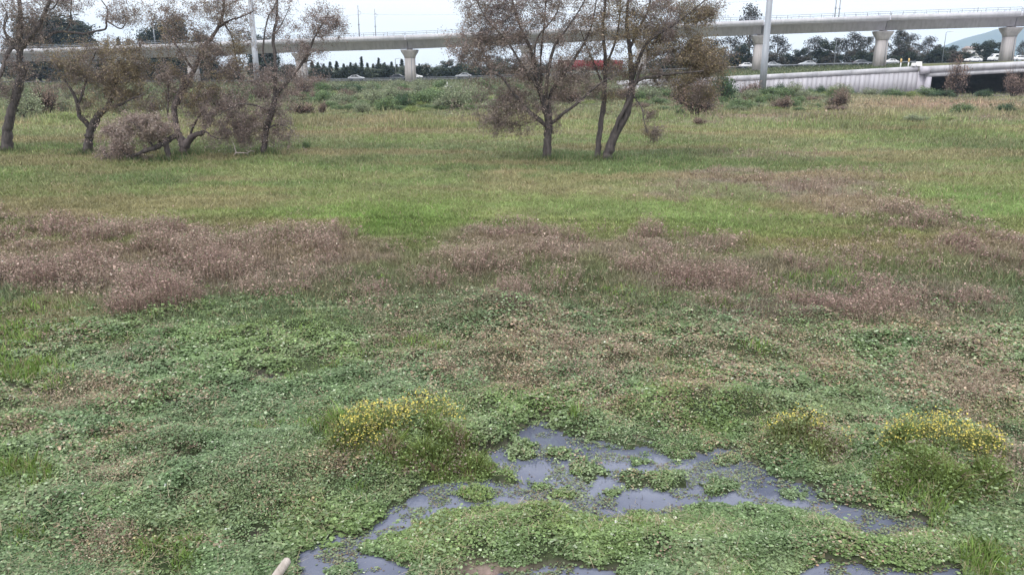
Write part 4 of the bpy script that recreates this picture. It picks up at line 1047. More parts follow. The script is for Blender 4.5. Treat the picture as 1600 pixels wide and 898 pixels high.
# --- shrubs of the scrub belt
GR = [(.115, .17, .078), (.155, .215, .10), (.19, .25, .115)]
PG = [(.205, .235, .145), (.25, .275, .175), (.18, .215, .125)]
BR = [(.23, .16, .135), (.28, .20, .165), (.19, .145, .11)]
YG = [(.19, .235, .08), (.23, .27, .10), (.15, .2, .07)]
SHS = 1.28
SH = {'g': shrub(1.3, 1.5, GR, 3000, 13, .06), 'd': shrub(1.3, 1.5, [(.05, .09, .045), (.07, .115, .055), (.09, .14, .07)], 3000, 13, .06), 'p': shrub(1.3, 1.4, PG, 2600, 12, .055), 'b': shrub(1.3, 1.6, BR, 2400, 13, .045, twiggy=.6), 'y': shrub(1.4, 1.1, YG, 2400, 12, .055), 'G': shrub(1.3, 1.5, GR, 2600, 15, .065)}
shr = [  # px, base py, width px, top py, kind, label
    (1515, 179, 44, 160, 'g', 'round green shrub alone on the dry right field'), (1583, 176, 34, 161, 'd', 'dark green round shrub near the right border'), (1318, 170, 36, 138, 'b', 'bare brown twiggy shrub before the retaining wall'), (1286, 155, 20, 134, 'd', 'small dark bush below the retaining wall'), (1245, 156, 34, 128, 'p', 'pale feathery bush below the retaining wall'),
    (1203, 158, 46, 134, 'G', 'bright green bush at the foot of the right steel pole'), (1222, 147, 22, 130, 'd', 'dark bush right of the right steel pole foot'), (1176, 156, 40, 128, 'b', 'reddish bush left of the right steel pole'), (1228, 172, 40, 150, 'b', 'mauve twiggy bush before the pole\'s green bush'), (1165, 172, 50, 154, 'g', 'low green bush in front of the reddish bush'), (1130, 164, 46, 112, 'd', 'dark upright bush beside the tall russet bush'),
    (1092, 182, 70, 118, 'b', 'tall russet bush beneath the twin willow right tuft'), (1066, 168, 34, 122, 'b', 'brown twiggy bush left of the tall russet bush'), (1035, 158, 34, 136, 'g', 'green bush right of the twin willow trunk'), (1067, 180, 18, 168, 'g', 'little green tuft bush beneath the russet bush'), (1172, 183, 22, 172, 'y', 'little yellow-green bush at the meadow edge'),
    (1098, 196, 26, 182, 'b', 'small brown tussock bush on the ditch bank'), (1010, 160, 40, 132, 'p', 'pale bush behind the twin willow trunk'),
    (505, 163, 34, 140, 'g', 'blue-green bush at the scrub edge right of the upright willow'), (500, 179, 16, 158, 'b', 'small rust-red bush at the meadow edge'), (470, 180, 44, 158, 'b', 'grey-brown bush next to the rust-red bush'), (562, 178, 32, 158, 'p', 'grey-green domed bush at the meadow edge'), (600, 175, 44, 150, 'g', 'dark domed bush below the middle pier'), (628, 170, 40, 146, 'd', 'dense dark bush below the middle pier foot'),
    (548, 148, 46, 130, 'd', 'deep green bush below the white road car'), (582, 144, 30, 128, 'g', 'deep green bush right of the white road car'), (520, 145, 40, 128, 'p', 'pale bush left of the deep green bush'), (655, 163, 36, 140, 'y', 'yellow-green bush right of the middle pier foot'), (676, 158, 46, 136, 'G', 'leafy green bush right of the middle pier'), (712, 172, 54, 134, 'p', 'big grey-green bush left of the middle willow'), (745, 166, 40, 130, 'p', 'grey-green bush behind the middle willow left limb'),
    (760, 150, 40, 124, 'g', 'green bush behind the middle willow drooping twigs'), (690, 140, 36, 124, 'g', 'green bush left of the small white sign'), (620, 140, 36, 124, 'p', 'pale green bush at the middle pier foot'), (655, 140, 30, 122, 'p', 'pale green bush below the white house'), (800, 165, 40, 140, 'b', 'brown bush behind the middle willow trunk left side'), (890, 165, 50, 134, 'b', 'brown bush behind the middle willow trunk right side'), (925, 160, 36, 140, 'p', 'pale pinkish bush between the two middle willows'),
    (30, 186, 60, 140, 'p', 'olive bush behind the crooked willow trunk'), (62, 180, 44, 130, 'b', 'brown-olive bush right of the crooked willow trunk'), (90, 178, 30, 150, 'p', 'olive bush left of the low forked willow'), (85, 190, 50, 170, 'y', 'yellow-green bush low behind the two left willows'), (110, 188, 36, 172, 'y', 'yellow-green bush left of the forked trunk'), (180, 180, 44, 150, 'p', 'olive bush behind the forked willow'), (240, 176, 44, 140, 'p', 'olive bush behind the fallen tree'),
    (330, 168, 46, 130, 'p', 'pale green bush between broken and upright willows'), (365, 158, 40, 132, 'p', 'pale green bush left of the left steel pole foot'), (400, 158, 40, 134, 'p', 'grey-green bush at the left steel pole foot'), (455, 162, 40, 136, 'b', 'brown bush right of the upright willow trunk'), (470, 150, 36, 118, 'b', 'dark brown bush by the pier behind the upright willow'), (495, 138, 40, 118, 'b', 'brown bush left of the conifer row'),
    (1498, 150, 34, 92, 'b', 'tall bare brown shrub in front of the road bridge'), (1590, 150, 40, 112, 'b', 'bare brown shrub under the bridge at the right border'), (1455, 148, 40, 136, 'g', 'green bush at the bridge abutment foot'), (1400, 150, 44, 138, 'g', 'green bush under the retaining wall\'s right end'), (1365, 150, 36, 137, 'p', 'pale bush under the retaining wall'), (1430, 150, 36, 138, 'y', 'yellow-green bush left of the abutment'), (1545, 151, 30, 140, 'd', 'dark small bush under the road bridge'), (1480, 151, 44, 140, 'd', 'dark green bush left of the bare shrub'),
    (1490, 191, 34, 178, 'y', 'low yellow-green tussock on the right field'), (1440, 191, 40, 178, 'p', 'low pale tussock on the right field'), (470, 235, 16, 222, 'g', 'tiny green tuft on the grass right of the upright willow'),
    (575, 160, 36, 138, 'p', 'grey bush in the middle of the scrub'), (615, 158, 36, 138, 'G', 'green bush in the middle of the scrub'), (690, 172, 40, 152, 'p', 'grey-green bush at the scrub edge left of the big bush'), (640, 178, 30, 160, 'y', 'yellow-green tussock bush at the scrub front')]
for px, pb, wp, pt, kd, lab in shr:
    Y = min(gy(pb), 162.0)
    if px > 1440 and pb < 155: Y = min(Y, 158)
    z = float(big_height(np.array([P(px, 104, Y).x]), np.array([Y]))[0])
    w = wp / F * Y; h = max(hpx(pt, Y, z), .5); pr = SH[kd]
    put(pr, px, 0, Y, w / 2.6, lab, 'shrubs of the scrub belt', sz=h / 1.5 * SHS)


SCL = {'p': 'grey-green bush in the dense scrub belt', 'g': 'mid-green bush in the dense scrub belt', 'b': 'brown twiggy bush in the dense scrub belt', 'y': 'yellow-green low bush in the dense scrub belt', 'G': 'leafy green bush in the dense scrub belt'}
for i in range(150):
    px = -40 + 1370 * ((i * .61803) % 1); Y = 104 + 58 * ((i * .7548) % 1)
    if px > 1010: Y = max(Y, 118)
    kd = 'ppgyyGpgbp'[int(rng.integers(0, 10))]
    put(SH[kd], px, 0, Y, rng.uniform(.8, 1.8), SCL[kd], {'p': 'grey-green scrub bushes', 'g': 'mid-green scrub bushes', 'b': 'brown scrub bushes', 'y': 'yellow-green scrub bushes', 'G': 'leafy scrub bushes'}[kd], sz=rng.uniform(.9, 1.75) * (.8 if kd == 'y' else 1))


for i in range(130):
    t_ = (i * .61803) % 1; Y = 93 + 40 * ((i * .7548) % 1) ** 1.3
    px = (455 + 400 * t_) if i % 5 < 3 else (1000 + 335 * t_)
    kd = 'pgGpygpyGg'[int(rng.integers(0, 10))] if i % 5 < 3 else 'bpgyGpybgp'[int(rng.integers(0, 10))]
    lab, grp = (SCL[kd], None) if kd != 'd' else ('dark green bush in the dense scrub belt', None)
    put(SH[kd], px, 0, Y, rng.uniform(.6, 1.35), lab, {'p': 'grey-green scrub bushes', 'g': 'mid-green scrub bushes', 'b': 'brown scrub bushes', 'y': 'yellow-green scrub bushes', 'G': 'leafy scrub bushes', 'd': 'dark scrub bushes'}[kd], sz=rng.uniform(.5, 1.05) * (.8 if kd == 'y' else 1) * (.7 + .3 * (Y > 102)))


def undergrowth():
    """tangled herbs of the scrub belt: small leaf tufts, too many to count"""
    b = MB(); n = 4600
    px, py, X, Y = rand_px(n, -250, 1850, 128, 184)
    Y = np.where(Y > 168, rng.uniform(95, 168, n), Y); X = (px - 800) / 1277 * Y
    z = big_height(X, Y)
    k = 40
    s = rng.uniform(.25, .75, n) * np.clip((Y - 80) / 30, .3, 1)
    s = np.where((px > 1330) & (Y < 155), s * .3, np.where((px > 1120) & (Y > 140), s * .5, s * 1.25))
    u = rng.normal(0, 1, (n, k, 3)); u /= np.linalg.norm(u, axis=2)[..., None]; u *= rng.random((n, k, 1)) ** .4
    u[..., 2] = np.abs(u[..., 2])
    p = np.stack([X, Y, z], 1)[:, None] + u * np.stack([s * 1.1, s * 1.1, s * .8], 1)[:, None]
    pal = np.array([(.13, .17, .08), (.18, .20, .115), (.23, .23, .135), (.21, .17, .13), (.11, .15, .07)])
    t = np.clip(fbm(X / 6, Y / 6, 261) * 6 - 1 + rng.normal(0, .6, n), 0, 4.99).astype(int)
    c = np.repeat(pal[t][:, None], k, 1) * rng.lognormal(0, .25, (n, k, 1))
    b.polys(leaf_polys(p.reshape(-1, 3), rng.uniform(.07, .15, n * k), 4, .8, .5), c.reshape(-1, 3))
    # verge beside the road
    m = 26000
    q = rng.uniform(-100, 1436, m); Yv = rng.uniform(178, 226, m); Xv = (q - 800) / 1277 * Yv; zv = big_height(Xv, Yv)
    cv = np.array((.10, .125, .065)) * rng.lognormal(0, .3, (m, 1))
    b.polys(blade_polys(np.stack([Xv, Yv, zv], 1), rng.uniform(.2, .5, m), np.full(m, .22), .4), cv)
    tag(b.build('undergrowth', M_LEAF), kind='stuff')


undergrowth()

# ------------------------------------------------------------------ viaduct
def via_Y(px): return 235 - (px) * 35 / 1600.0


def via_pt(px, py): return P(px, py, via_Y(px))


SOF = ([-400, 0, 60, 250, 520, 640, 1100, 1380, 1600, 2000], [103.5, 97.8, 96.5, 90, 79.5, 76.5, 57.5, 47.6, 41, 30])


def soffit(px): return float(np.interp(px, *SOF))


PIERS = [-195, -30, 135, 300, 470, 640, 823, 1003, 1188, 1380, 1580, 1785]
via = thing('railway_viaduct', 'long pale concrete railway viaduct on flared piers crossing behind the meadow', 'viaduct', tuple(via_pt(640, 130)))
vl = via.location
axis = (via_pt(1600, 60) - via_pt(0, 60)); axis.z = 0; axis.normalize(); nrm = Vector((-axis.y, axis.x, 0))


def sec(prof):
    return [nrm * a + Vector((0, 0, b)) for a, b in prof]


for i in range(len(PIERS) - 1):
    a, b_ = PIERS[i], PIERS[i + 1]
    A = via_pt(a, soffit(a)); B = via_pt(b_, soffit(b_)); g = (B - A).normalized() * .16
    A2 = A + g; B2 = B - g
    gb = MB()   # box girder with cantilever deck slab
    gb.prism(sec([(-1.9, 0), (1.9, 0), (2.5, 1.9), (4.6, 2.15), (4.6, 2.4), (-4.6, 2.4), (-4.6, 2.15), (-2.5, 1.9)][::-1]), A2, B2)
    gb.build('girder', M_CONC, via, vl)
    pb = MB()
    for s in (-1, 1):
        o = nrm * (4.45 * s) + Vector((0, 0, 2.25))
        pb.prism([nrm * x + Vector((0, 0, z)) for x, z in [(-.16, 0), (-.16, 1.05), (.16, 1.05), (.16, 0)]], A2 + o, B2 + o)
    pb.build('parapet', M_CONC_LIGHT, via, vl)
    rb = MB()
    for s in (-1, 1):
        o = nrm * (4.45 * s) + Vector((0, 0, 3.3))
        for hz in (.4, .85): rb.tube([A2 + o + Vector((0, 0, hz)), B2 + o + Vector((0, 0, hz))], .045, 4)
        n = 11
        for k in range(n + 1):
            p = A2.lerp(B2, k / n) + o; rb.tube([p, p + Vector((0, 0, .88))], .05, 4)
    rb.build('railing', M_GALV, via, vl)
for px in PIERS:
    A = via_pt(px, soffit(px)); z0 = float(big_height(np.array([A.x]), np.array([A.y]))[0]) - .4
    H = A.z - z0 - .2
    pm = MB()
    ax = math.atan2(axis.y, axis.x)
    prof = [(-1.3, -.95), (-1.0, -1.25), (1.0, -1.25), (1.3, -.95), (1.3, .95), (1.0, 1.25), (-1.0, 1.25), (-1.3, .95)]

    def ring(z, s, sy):
        return [tuple(Vector((A.x, A.y, z)) + axis * (x * s) + nrm * (y * sy)) for x, y in prof]
    capz = min(2.4, H * .4)
    R = [ring(z0, 1.04, 1.05), ring(A.z - capz, .96, .98)]
    V = np.array(R[0] + R[1]); j = np.arange(8); j2 = (j + 1) % 8
    pm.add(V, [np.stack([j, j2, j2 + 8, j + 8], 1), j[None, ::-1], (j + 8)[None]], (1, 1, 1))
    # vertical grooves
    pm.box((A.x - nrm.x * 1.26, A.y - nrm.y * 1.26, (z0 + A.z - capz) / 2), (.5, .09, (A.z - capz - z0) * .96), ax)
    po = pm.build('pier', M_CONC_PIER, via, vl)
    dm = MB(); dp = Vector((A.x, A.y, 0)) - nrm * 1.36 + axis * .75
    dm.tube([dp + Vector((0, 0, z0)), dp + Vector((0, 0, A.z - capz + .3))], .09, 6); dm.build('drain_pipe', M_GALV, po, vl)
    cm = MB()
    Rs = [ring(A.z - capz + .01, 1.0, 1.02), ring(A.z - capz + .5, 1.06, 1.1), ring(A.z - .75, 1.55, 1.7), ring(A.z - .25, 1.62, 1.8)]
    V = np.array(sum(Rs, [])); fs = [np.stack([j + 8 * r, j2 + 8 * r, j2 + 8 * (r + 1), j + 8 * (r + 1)], 1) for r in range(3)] + [j[None, ::-1], (j + 24)[None]]
    cm.add(V, fs, (1, 1, 1))
    for s in (-1, 1): cm.box((A.x + nrm.x * s * 1.1, A.y + nrm.y * s * 1.1, A.z - .125), (.9, .8, .24), ax)
    cm.build('pier_cap', M_CONC_PIER, po, vl)

# masts on the viaduct
for px, top, w, lab in ((569, 9, .16, 'taller left mast of the close pair on the viaduct'), (582, 14, .13, 'shorter right mast of the close pair on the viaduct'), (1296, -12, .14, 'left mast of the pair above the right viaduct'), (1314, -12, .14, 'right mast of the pair above the right viaduct'), (256, 36, .16, 'pale thin mast above the left viaduct'), (612, 50, .1, 'short stub mast on the viaduct near the middle pier'), (1514, 12, .1, 'short stub mast on the right viaduct')):
    A = via_pt(px, soffit(px)) + Vector((0, 0, 2.4)) + nrm * (3.6 if px in (582, 1314) else -3.6)
    hgt = P(px, top, A.y).z - A.z
    t = thing('catenary_mast', lab, 'mast', tuple(A), group='masts standing on the viaduct')
    m = MB(); m.tube([A, A + Vector((0, 0, hgt))], (w, w * .7), 8); m.box(tuple(A + Vector((0, 0, .08))), (.6, .6, .16)); m.build('pole', M_GALV, t, A)
    if hgt > 5:
        m = MB(); s = 1 if px in (569, 1296) else -1
        m.tube([A + Vector((0, 0, hgt * .86)), A + nrm * 2.6 + Vector((0, 0, hgt * .82))], .06, 5); m.tube([A + Vector((0, 0, hgt * .70)), A + nrm * 2.4 + Vector((0, 0, hgt * .80))], .04, 5)
        m.tube([A + Vector((-.25, 0, hgt * .45)), A + Vector((.25, 0, hgt * .45))], .12, 6); m.build('cantilever_arm', M_GALV, t, A)

# overhead contact wires between the masts
pts = [via_pt(p, soffit(p)) + Vector((0, 0, 9.2)) for p in (-200, 256, 569, 930, 1296, 1800)]
wm = MB()
for a, b_ in zip(pts[:-1], pts[1:]):
    wm.tube([a.lerp(b_, t) - Vector((0, 0, 1.2 * 4 * t * (1 - t))) for t in np.linspace(0, 1, 9)], .02, 3, cap=False)
tag(wm.build('overhead_wire', M_WIRE), 'thin overhead contact wire strung along the viaduct masts', 'wire')

# ------------------------------------------------------------------ steel monopoles
for px, py0, Yp, r0, lab, lean in ((1194, 150, 128, .56, 'thick grey steel power pole in front of the right viaduct', 0), (400, 150, 132, .48, 'grey steel power pole behind the left willows', 0)):
    A = P(px, 104, Yp); A.z = float(big_height(np.array([A.x]), np.array([A.y]))[0]) - .1
    t = thing('power_pole', lab, 'pole', tuple(A), group='steel power poles')
    m = MB()
    zz = [0, 8, 8.01, 16, 16.01, 24, 24.01, 33]; rr = [r0, r0 * .92, r0 * .88, r0 * .8, r0 * .76, r0 * .66, r0 * .62, r0 * .5]
    m.tube([A + Vector((0, 0, z)) for z in zz], rr, 12); m.tube([A, A + Vector((0, 0, .25))], r0 * 1.5, 12); m.build('shaft', M_GALV, t, A)
    m = MB()
    for z in (25, 28, 31): m.tube([A + Vector((-2.6, 0, z + .3)), A + Vector((0, 0, z)), A + Vector((2.6, 0, z + .3))], (.08, .14, .08), 6)
    m.build('cross_arm', M_GALV, t, A)
for a, b_, lab in (((1196, 128, 22.5), (2100, 190, 20), 'sagging power line running right from the thick steel pole'), ((1192, 128, 22.5), (402, 132, 23.5), 'sagging power line between the two steel poles')):
    p = P(a[0], 104, a[1]); p.z = a[2]; q = P(b_[0], 104, b_[1]); q.z = b_[2]; sag = 5.2 if b_[0] > 1000 else 3.5
    m = MB(); m.tube([p.lerp(q, t) - Vector((0, 0, sag * 4 * t * (1 - t))) for t in np.linspace(0, 1, 17)], .022, 4, cap=False)
    tag(m.build('power_line', M_WIRE), lab, 'wire', 'power lines')

# ------------------------------------------------------------------ retaining wall and road bridge
wl = thing('retaining_wall', 'long pale panelled retaining wall of the ramp right of the twin willow', 'wall', (*tuple(P(1290, 104, 170))[:2], 0))
wloc = wl.location


def wtop(px): return float(np.interp(px, [960, 1005, 1145, 1290, 1440], [1.9, 2.25, 2.95, 3.95, 5.0]))


def wY(px): return float(np.interp(px, [960, 1440], [173, 169.5]))


wp = MB(); cp = MB()
pxs = np.linspace(965, 1436, 64)
for i in range(len(pxs) - 1):
    a, b_ = pxs[i], pxs[i + 1]
    A = P(a, 104, wY(a)); B = P(b_, 104, wY(b_)); d = (B - A).normalized() * .02
    zt0, zt1 = wtop(a) - 1.0, wtop(b_) - 1.0
    off = Vector((0, -.03 if i % 2 else 0, 0))
    A1 = A + d + off; B1 = B - d + off
    V = [(A1.x, A1.y, -.8), (B1.x, B1.y, -.8), (B1.x, B1.y, zt1), (A1.x, A1.y, zt0), (A1.x, A1.y + .5, -.8), (B1.x, B1.y + .5, -.8), (B1.x, B1.y + .5, zt1), (A1.x, A1.y + .5, zt0)]
    sh = rng.uniform(.9, 1.06)
    wp.add(V, np.array([(0, 1, 2, 3), (5, 4, 7, 6), (3, 2, 6, 7), (1, 0, 4, 5), (0, 3, 7, 4), (1, 5, 6, 2)]), (sh, sh, sh))
wp.build('panel', noisy('panel_concrete', (.40, .39, .425), (.51, .495, .53), .5, .85, .1, stretch=(1, 1, .2), attr=True, streak=.13), wl, wloc)
for i in range(0, len(pxs) - 1, 7):
    a, b_ = pxs[i], pxs[min(i + 7, len(pxs) - 1)]
    A = P(a, 104, wY(a)) + Vector((0.03, -.09, 0)); B = P(b_, 104, wY(b_)) + Vector((-.03, -.09, 0)); A.z = wtop(a) - 1.0; B.z = wtop(b_) - 1.0
    cp.prism([(0, 0, 0), (0, 0, 1.0), (0, .1, 1.05), (0, .8, 1.05), (0, .8, 0)], A, B)
cp.build('coping', M_CONC_LIGHT, wl, wloc)

br = thing('road_bridge', 'low pale road bridge over the dark underpass at the right border', 'bridge', (*tuple(P(1520, 104, 165))[:2], 0))
bl = br.location
A = P(1452, 104, 168.5); B = P(1760, 104, 160.5)
ztA, ztB = 5.05, 7.0


def zz_(P0, z): return Vector((P0.x, P0.y, z))


m = MB(); m.prism([(0, 0, -2.15), (0, 0, -1.35), (0, 24, -1.35), (0, 24, -2.15)], zz_(A, ztA), zz_(B, ztB)); m.build('deck_beam', M_CONC_LIGHT, br, bl)
m = MB(); m.prism([(0, -.25, -1.2), (0, -.25, 0), (0, .2, 0), (0, .2, -1.2)], zz_(A, ztA), zz_(B, ztB)); m.build('parapet', M_CONC_LIGHT, br, bl)
m = MB(); m.prism([(0, -.1, -1.345), (0, -.1, -1.205), (0, 24, -1.205), (0, 24, -1.345)], zz_(A, ztA), zz_(B, ztB)); m.build('deck_slab', M_CONC, br, bl)
m = MB(); a = P(1446, 104, 168.8)
m.box((a.x - .2, a.y + 11.5, 1.35), (1.3, 22, 4.3)); m.box((a.x + .95, a.y + .35, .9), (.9, 1.6, 4.0)); m.box((a.x - .1, a.y - .1, 4.3), (1.7, 1.2, 1.5)); m.build('abutment', M_CONC, br, bl)
m = MB(); m.prism([(0, 21, -8), (0, 21, -2.16), (0, 22, -2.16), (0, 22, -8)], zz_(A, ztA), zz_(B, ztB)); m.build('rear_wall', M_SHADE_EARTH, br, bl)  # backing added behind the opening, its near-black colour paints the underpass shade

# road surface beyond the verge
rm = MB(); qs = np.linspace(-500, 2100, 90)
Xr = []; rows = []
for Yr in (228, 229.5, 246, 248):
    for q in qs:
        X = (q - 800) / 1277 * Yr; rows.append((X, Yr, float(road_z(q)) + (.08 if 229 < Yr < 247 else .0)))
n = len(qs); i = np.arange(3)[:, None] * n; j = np.arange(n - 1)[None]
rm.add(rows, np.stack([i + j, i + j + 1, i + n + j + 1, i + n + j], -1).reshape(-1, 4), (1, 1, 1))
tag(rm.build('road', M_ASPH), kind='structure')
# guard rail along the near edge of the road
g = thing('guard_rail', 'grey steel guard rail along the road beyond the scrub', 'guard rail', (0, 228.5, 0)); m = MB(); m2 = MB()
for q in np.linspace(480, 1420, 95):
    X = (q - 800) / 1277 * 228.6; z = float(road_z(q)); m2.box((X, 228.6, z + .3), (.12, .12, .8))
pp = [Vector(((q - 800) / 1277 * 228.5, 228.5, float(road_z(q)) + .62)) for q in np.linspace(470, 1430, 60)]
for a, b_ in zip(pp[:-1], pp[1:]): m.prism([(0, -.05, -.15), (0, -.1, -.07), (0, -.05, 0), (0, -.1, .07), (0, -.05, .15), (0, 0, .15), (0, 0, -.15)], a, b_)
m.build('beam', M_GALV, g, g.location); o = m2.build('posts', M_GALV, g, g.location)


# ------------------------------------------------------------------ cars
def make_car(paint, label, van=False):
    root = thing('parked_van' if van else 'passing_car', label, 'van' if van else 'car')
    if van: prof = [(-2.3, .35), (-2.32, .9), (-2.28, 1.75), (-2.1, 1.95), (1.0, 1.95), (1.35, 1.85), (1.95, 1.1), (2.3, .95), (2.36, .6), (2.3, .32)]
    else: prof = [(-2.15, .32), (-2.2, .7), (-2.1, .93), (-1.75, .98), (-1.15, 1.38), (-.5, 1.47), (.25, 1.45), (1.05, 1.0), (1.9, .86), (2.15, .68), (2.18, .4), (2.1, .28)]
    b = MB(); k = len(prof)
    hw = lambda z: .86 if z < .99 else (.86 - (z - .99) * .42 if not van else .86 - (z - .99) * .12)
    mid = .89
    V = []
    for s, f in ((-1, .97), (-1, 1), (1, 1), (1, .97)):
        for x, z in prof: V.append((x * (1 if f == 1 else .985), s * hw(z) * (1 if f == 1 else 1.03), z if f == 1 else .3 + (z - .3) * .97))
    V = V[k:3 * k]
    j = np.arange(k); j2 = (j + 1) % k
    b.add(V, [np.stack([j, j2, j2 + k, j + k], 1), j[None, ::-1], (j + k)[None]], (1, 1, 1))
    body = b.build('body', paint, root)
    bv = body.modifiers.new('soft', 'BEVEL'); bv.width = .06; bv.segments = 2
    w = MB()
    if not van:
        for s in (-1, 1):
            for q in ([(-1.45, 1.02), (-1.08, 1.33), (-.5, 1.4), (-.5, 1.02)], [(-.42, 1.02), (-.42, 1.4), (.2, 1.38), (.82, 1.02)]):
                pts = [(x, s * (hw(z) + .012), z) for x, z in q]; w.add(pts if s < 0 else pts[::-1], np.array([[0, 1, 2, 3]]), (1, 1, 1))
        w.add([(.33, -.62, 1.43), (.33, .62, 1.43), (1.0, .74, 1.05), (1.0, -.74, 1.05)], np.array([[0, 3, 2, 1]]), (1, 1, 1)); w.add([(-1.2, -.6, 1.375), (-1.2, .6, 1.375), (-1.7, .72, 1.03), (-1.7, -.72, 1.03)], np.array([[0, 1, 2, 3]]), (1, 1, 1))
    else:
        for s in (-1, 1):
            for x0, x1 in ((-2.1, -1.2), (-1.1, -.1), (0, 1.0)):
                pts = [(x, s * (hw(z) + .014), z) for x, z in ((x0, 1.15), (x0, 1.7), (x1, 1.7), (x1 + (.25 if x1 == 1.0 else 0), 1.15))]; w.add(pts if s < 0 else pts[::-1], np.array([[0, 1, 2, 3]]), (1, 1, 1))
        w.add([(1.4, -.66, 1.8), (1.4, .66, 1.8), (1.93, .74, 1.16), (1.93, -.74, 1.16)], np.array([[0, 3, 2, 1]]), (1, 1, 1))
    w.build('windows', M_GLASS, root)
    for x in (-1.35, 1.35):
        for s in (-1, 1):
            t = MB(); t.tube([(x, s * .68, .31), (x, s * .885, .31)], .31, 14); wo = t.build('wheel', M_RUBBER, root)
            t = MB(); t.tube([(x, s * .88, .31), (x, s * .9, .31)], .19, 10); t.build('rim', M_SILVER, wo)
    for s in (-1, 1):
        t = MB(); t.box((2.17 if not van else 2.33, s * .62, .68), (.06, .34, .14)); t.build('headlight', M_LAMPW, root)
        t = MB(); t.box((-2.18 if not van else -2.32, s * .66, .78), (.06, .26, .16)); t.build('tail_light', M_RED, root)
    return root


CARS = {'w': make_car(M_WHITE, ''), 's': make_car(M_SILVER, ''), 'd': make_car(M_DARKCAR, ''), 'v': make_car(M_WHITE, '', True)}
for px, Yc, kd, rz, lab in ((556, 233, 'w', 0, 'white car on the road above the deep green bush'), (724, 234, 's', 3.14, 'silver-white car on the road left of the middle willow'), (1168, 234, 'w', 0, 'white car on the road left of the right steel pole'), (1208, 240, 's', 0, 'silver car just right of the right steel pole'), (1261, 234, 's', 3.14, 'pale silver car below the dark rounded tree'),
                            (1346, 238, 'd', 0, 'dark car partly behind the pier with the girder joint'), (622, 236, 'd', 0, 'dark car behind the middle pier'), (1519, 240, 'w', 3.14, 'white car ahead of the van on the bridge road'), (1557, 231, 'v', 3.14, 'white van beside the right border pier'), (1563, 243, 's', 0, 'silver car behind the white van'), (1592, 240, 'w', 0, 'white car right of the right border pier'), (648, 243, 'w', 0, 'white car by the middle pier\'s right side'), (1390, 243, 'w', 3.14, 'white car right of the pier with the girder joint')):
    q = P(px, 104, Yc)
    put(CARS[kd], px, 0, Yc, 1.05, lab, 'cars on the road', rz=rz, z=float(road_z(wall_px_of(q.x, Yc))) + .13)

# red lorry trailer seen through the middle willows
q = P(922, 104, 236); tz = float(road_z(910)) + .1
t = thing('lorry_trailer', 'long red lorry trailer on the road glimpsed through the two middle willows', 'trailer', (q.x, q.y, tz))
m = MB(); m.box((0, 0, 2.6), (18.5, 2.6, 2.7))
for x in np.linspace(-9, 9, 19): m.box((x, -1.33, 2.6), (.14, .08, 2.6))
m.build('cargo_box', M_RED, t)
m = MB(); m.box((0, 0, 1.1), (18, 1.2, .25)); m.box((-7.5, -1.1, .85), (3.5, .1, .5)); m.build('chassis', M_DARKCAR, t)
for x in (-8, -6.8, -5.6, 6.5, 7.7):
    for s in (-1, 1):
        m = MB(); m.tube([(x, s * .85, .5), (x, s * 1.25, .5)], .5, 14); m.build('wheel', M_RUBBER, t)

# white house beyond the road
q = P(661, 104, 300); t = thing('white_house', 'small white house beyond the road right of the middle pier', 'house', (q.x, q.y, 0))
m = MB(); m.box((0, 0, 2.2), (4.6, 5, 4.8)); m.box((-1.5, -1, 4.4), (2.6, 3, 2.2)); m.build('wall', M_PLASTER, t)
m = MB(); m.prism([(0, -2.8, 4.65), (0, 0, 5.4), (0, 2.8, 4.65)], (-.0, 0, 0), (2.6, 0, 0)); m.build('roof', M_ROOF, t)
for x in (-1.4, .1, 1.5):
    m = MB(); m.box((x, -2.52, 3.1), (.8, .06, 1.0)); m.build('window', M_GLASS, t)
q = P(1521, 104, 330); t = thing('white_house', 'far white house with a low roof among trees under the hill', 'house', (q.x, q.y, 8))
m = MB(); m.box((0, 0, 1.6), (8, 6, 4)); m.build('wall', M_PLASTER, t)
m = MB(); m.prism([(0, -3.4, 3.6), (0, 0, 4.8), (0, 3.4, 3.6)], (-4.3, 0, 0), (4.3, 0, 0)); m.build('roof', M_ROOF, t)
for x in (-2.4, 0, 2.4):
    m = MB(); m.box((x, -3.02, 2.0), (1, .06, 1.2)); m.build('window', M_GLASS, t)

# marker posts on the ramp, barrier block at the wall's end
for px, lab in ((1407, 'left orange-topped marker post above the retaining wall'), (1419, 'right orange-topped marker post above the retaining wall')):
    q = P(px, 104, 180); z = float(big_height(np.array([q.x]), np.array([q.y]))[0])
    t = thing('marker_post', lab, 'post', (q.x, q.y, z), group='marker posts')
    m = MB(); m.tube([(0, 0, -.1), (0, 0, 1.3)], .13, 8); m.build('post', M_PLASTER, t)
    m = MB(); m.tube([(0, 0, 1.3), (0, 0, 2.0), (0, 0, 2.1)], (.2, .18, .05), 8); m.build('reflector', M_ORANGE, t)
q = P(1432, 104, 169.5); bm_ = MB()
for dx, s, hh in ((-.6, .8, .7), (.5, 1.2, .95)):
    bm_.prism([(0, -.35, 0), (0, -.3, .2), (0, -.14, .45), (0, -.1, hh), (0, .1, hh), (0, .14, .45), (0, .3, .2), (0, .35, 0)], (q.x + dx - s / 2, q.y + .1, wtop(1432) + .06), (q.x + dx + s / 2 - .02, q.y + .1, wtop(1432) + .06))
o = bm_.build('road_barrier', M_PLASTER, None, (q.x, q.y, wtop(1432))); tag(o, 'white concrete road barrier on the end of the retaining wall', 'barrier')
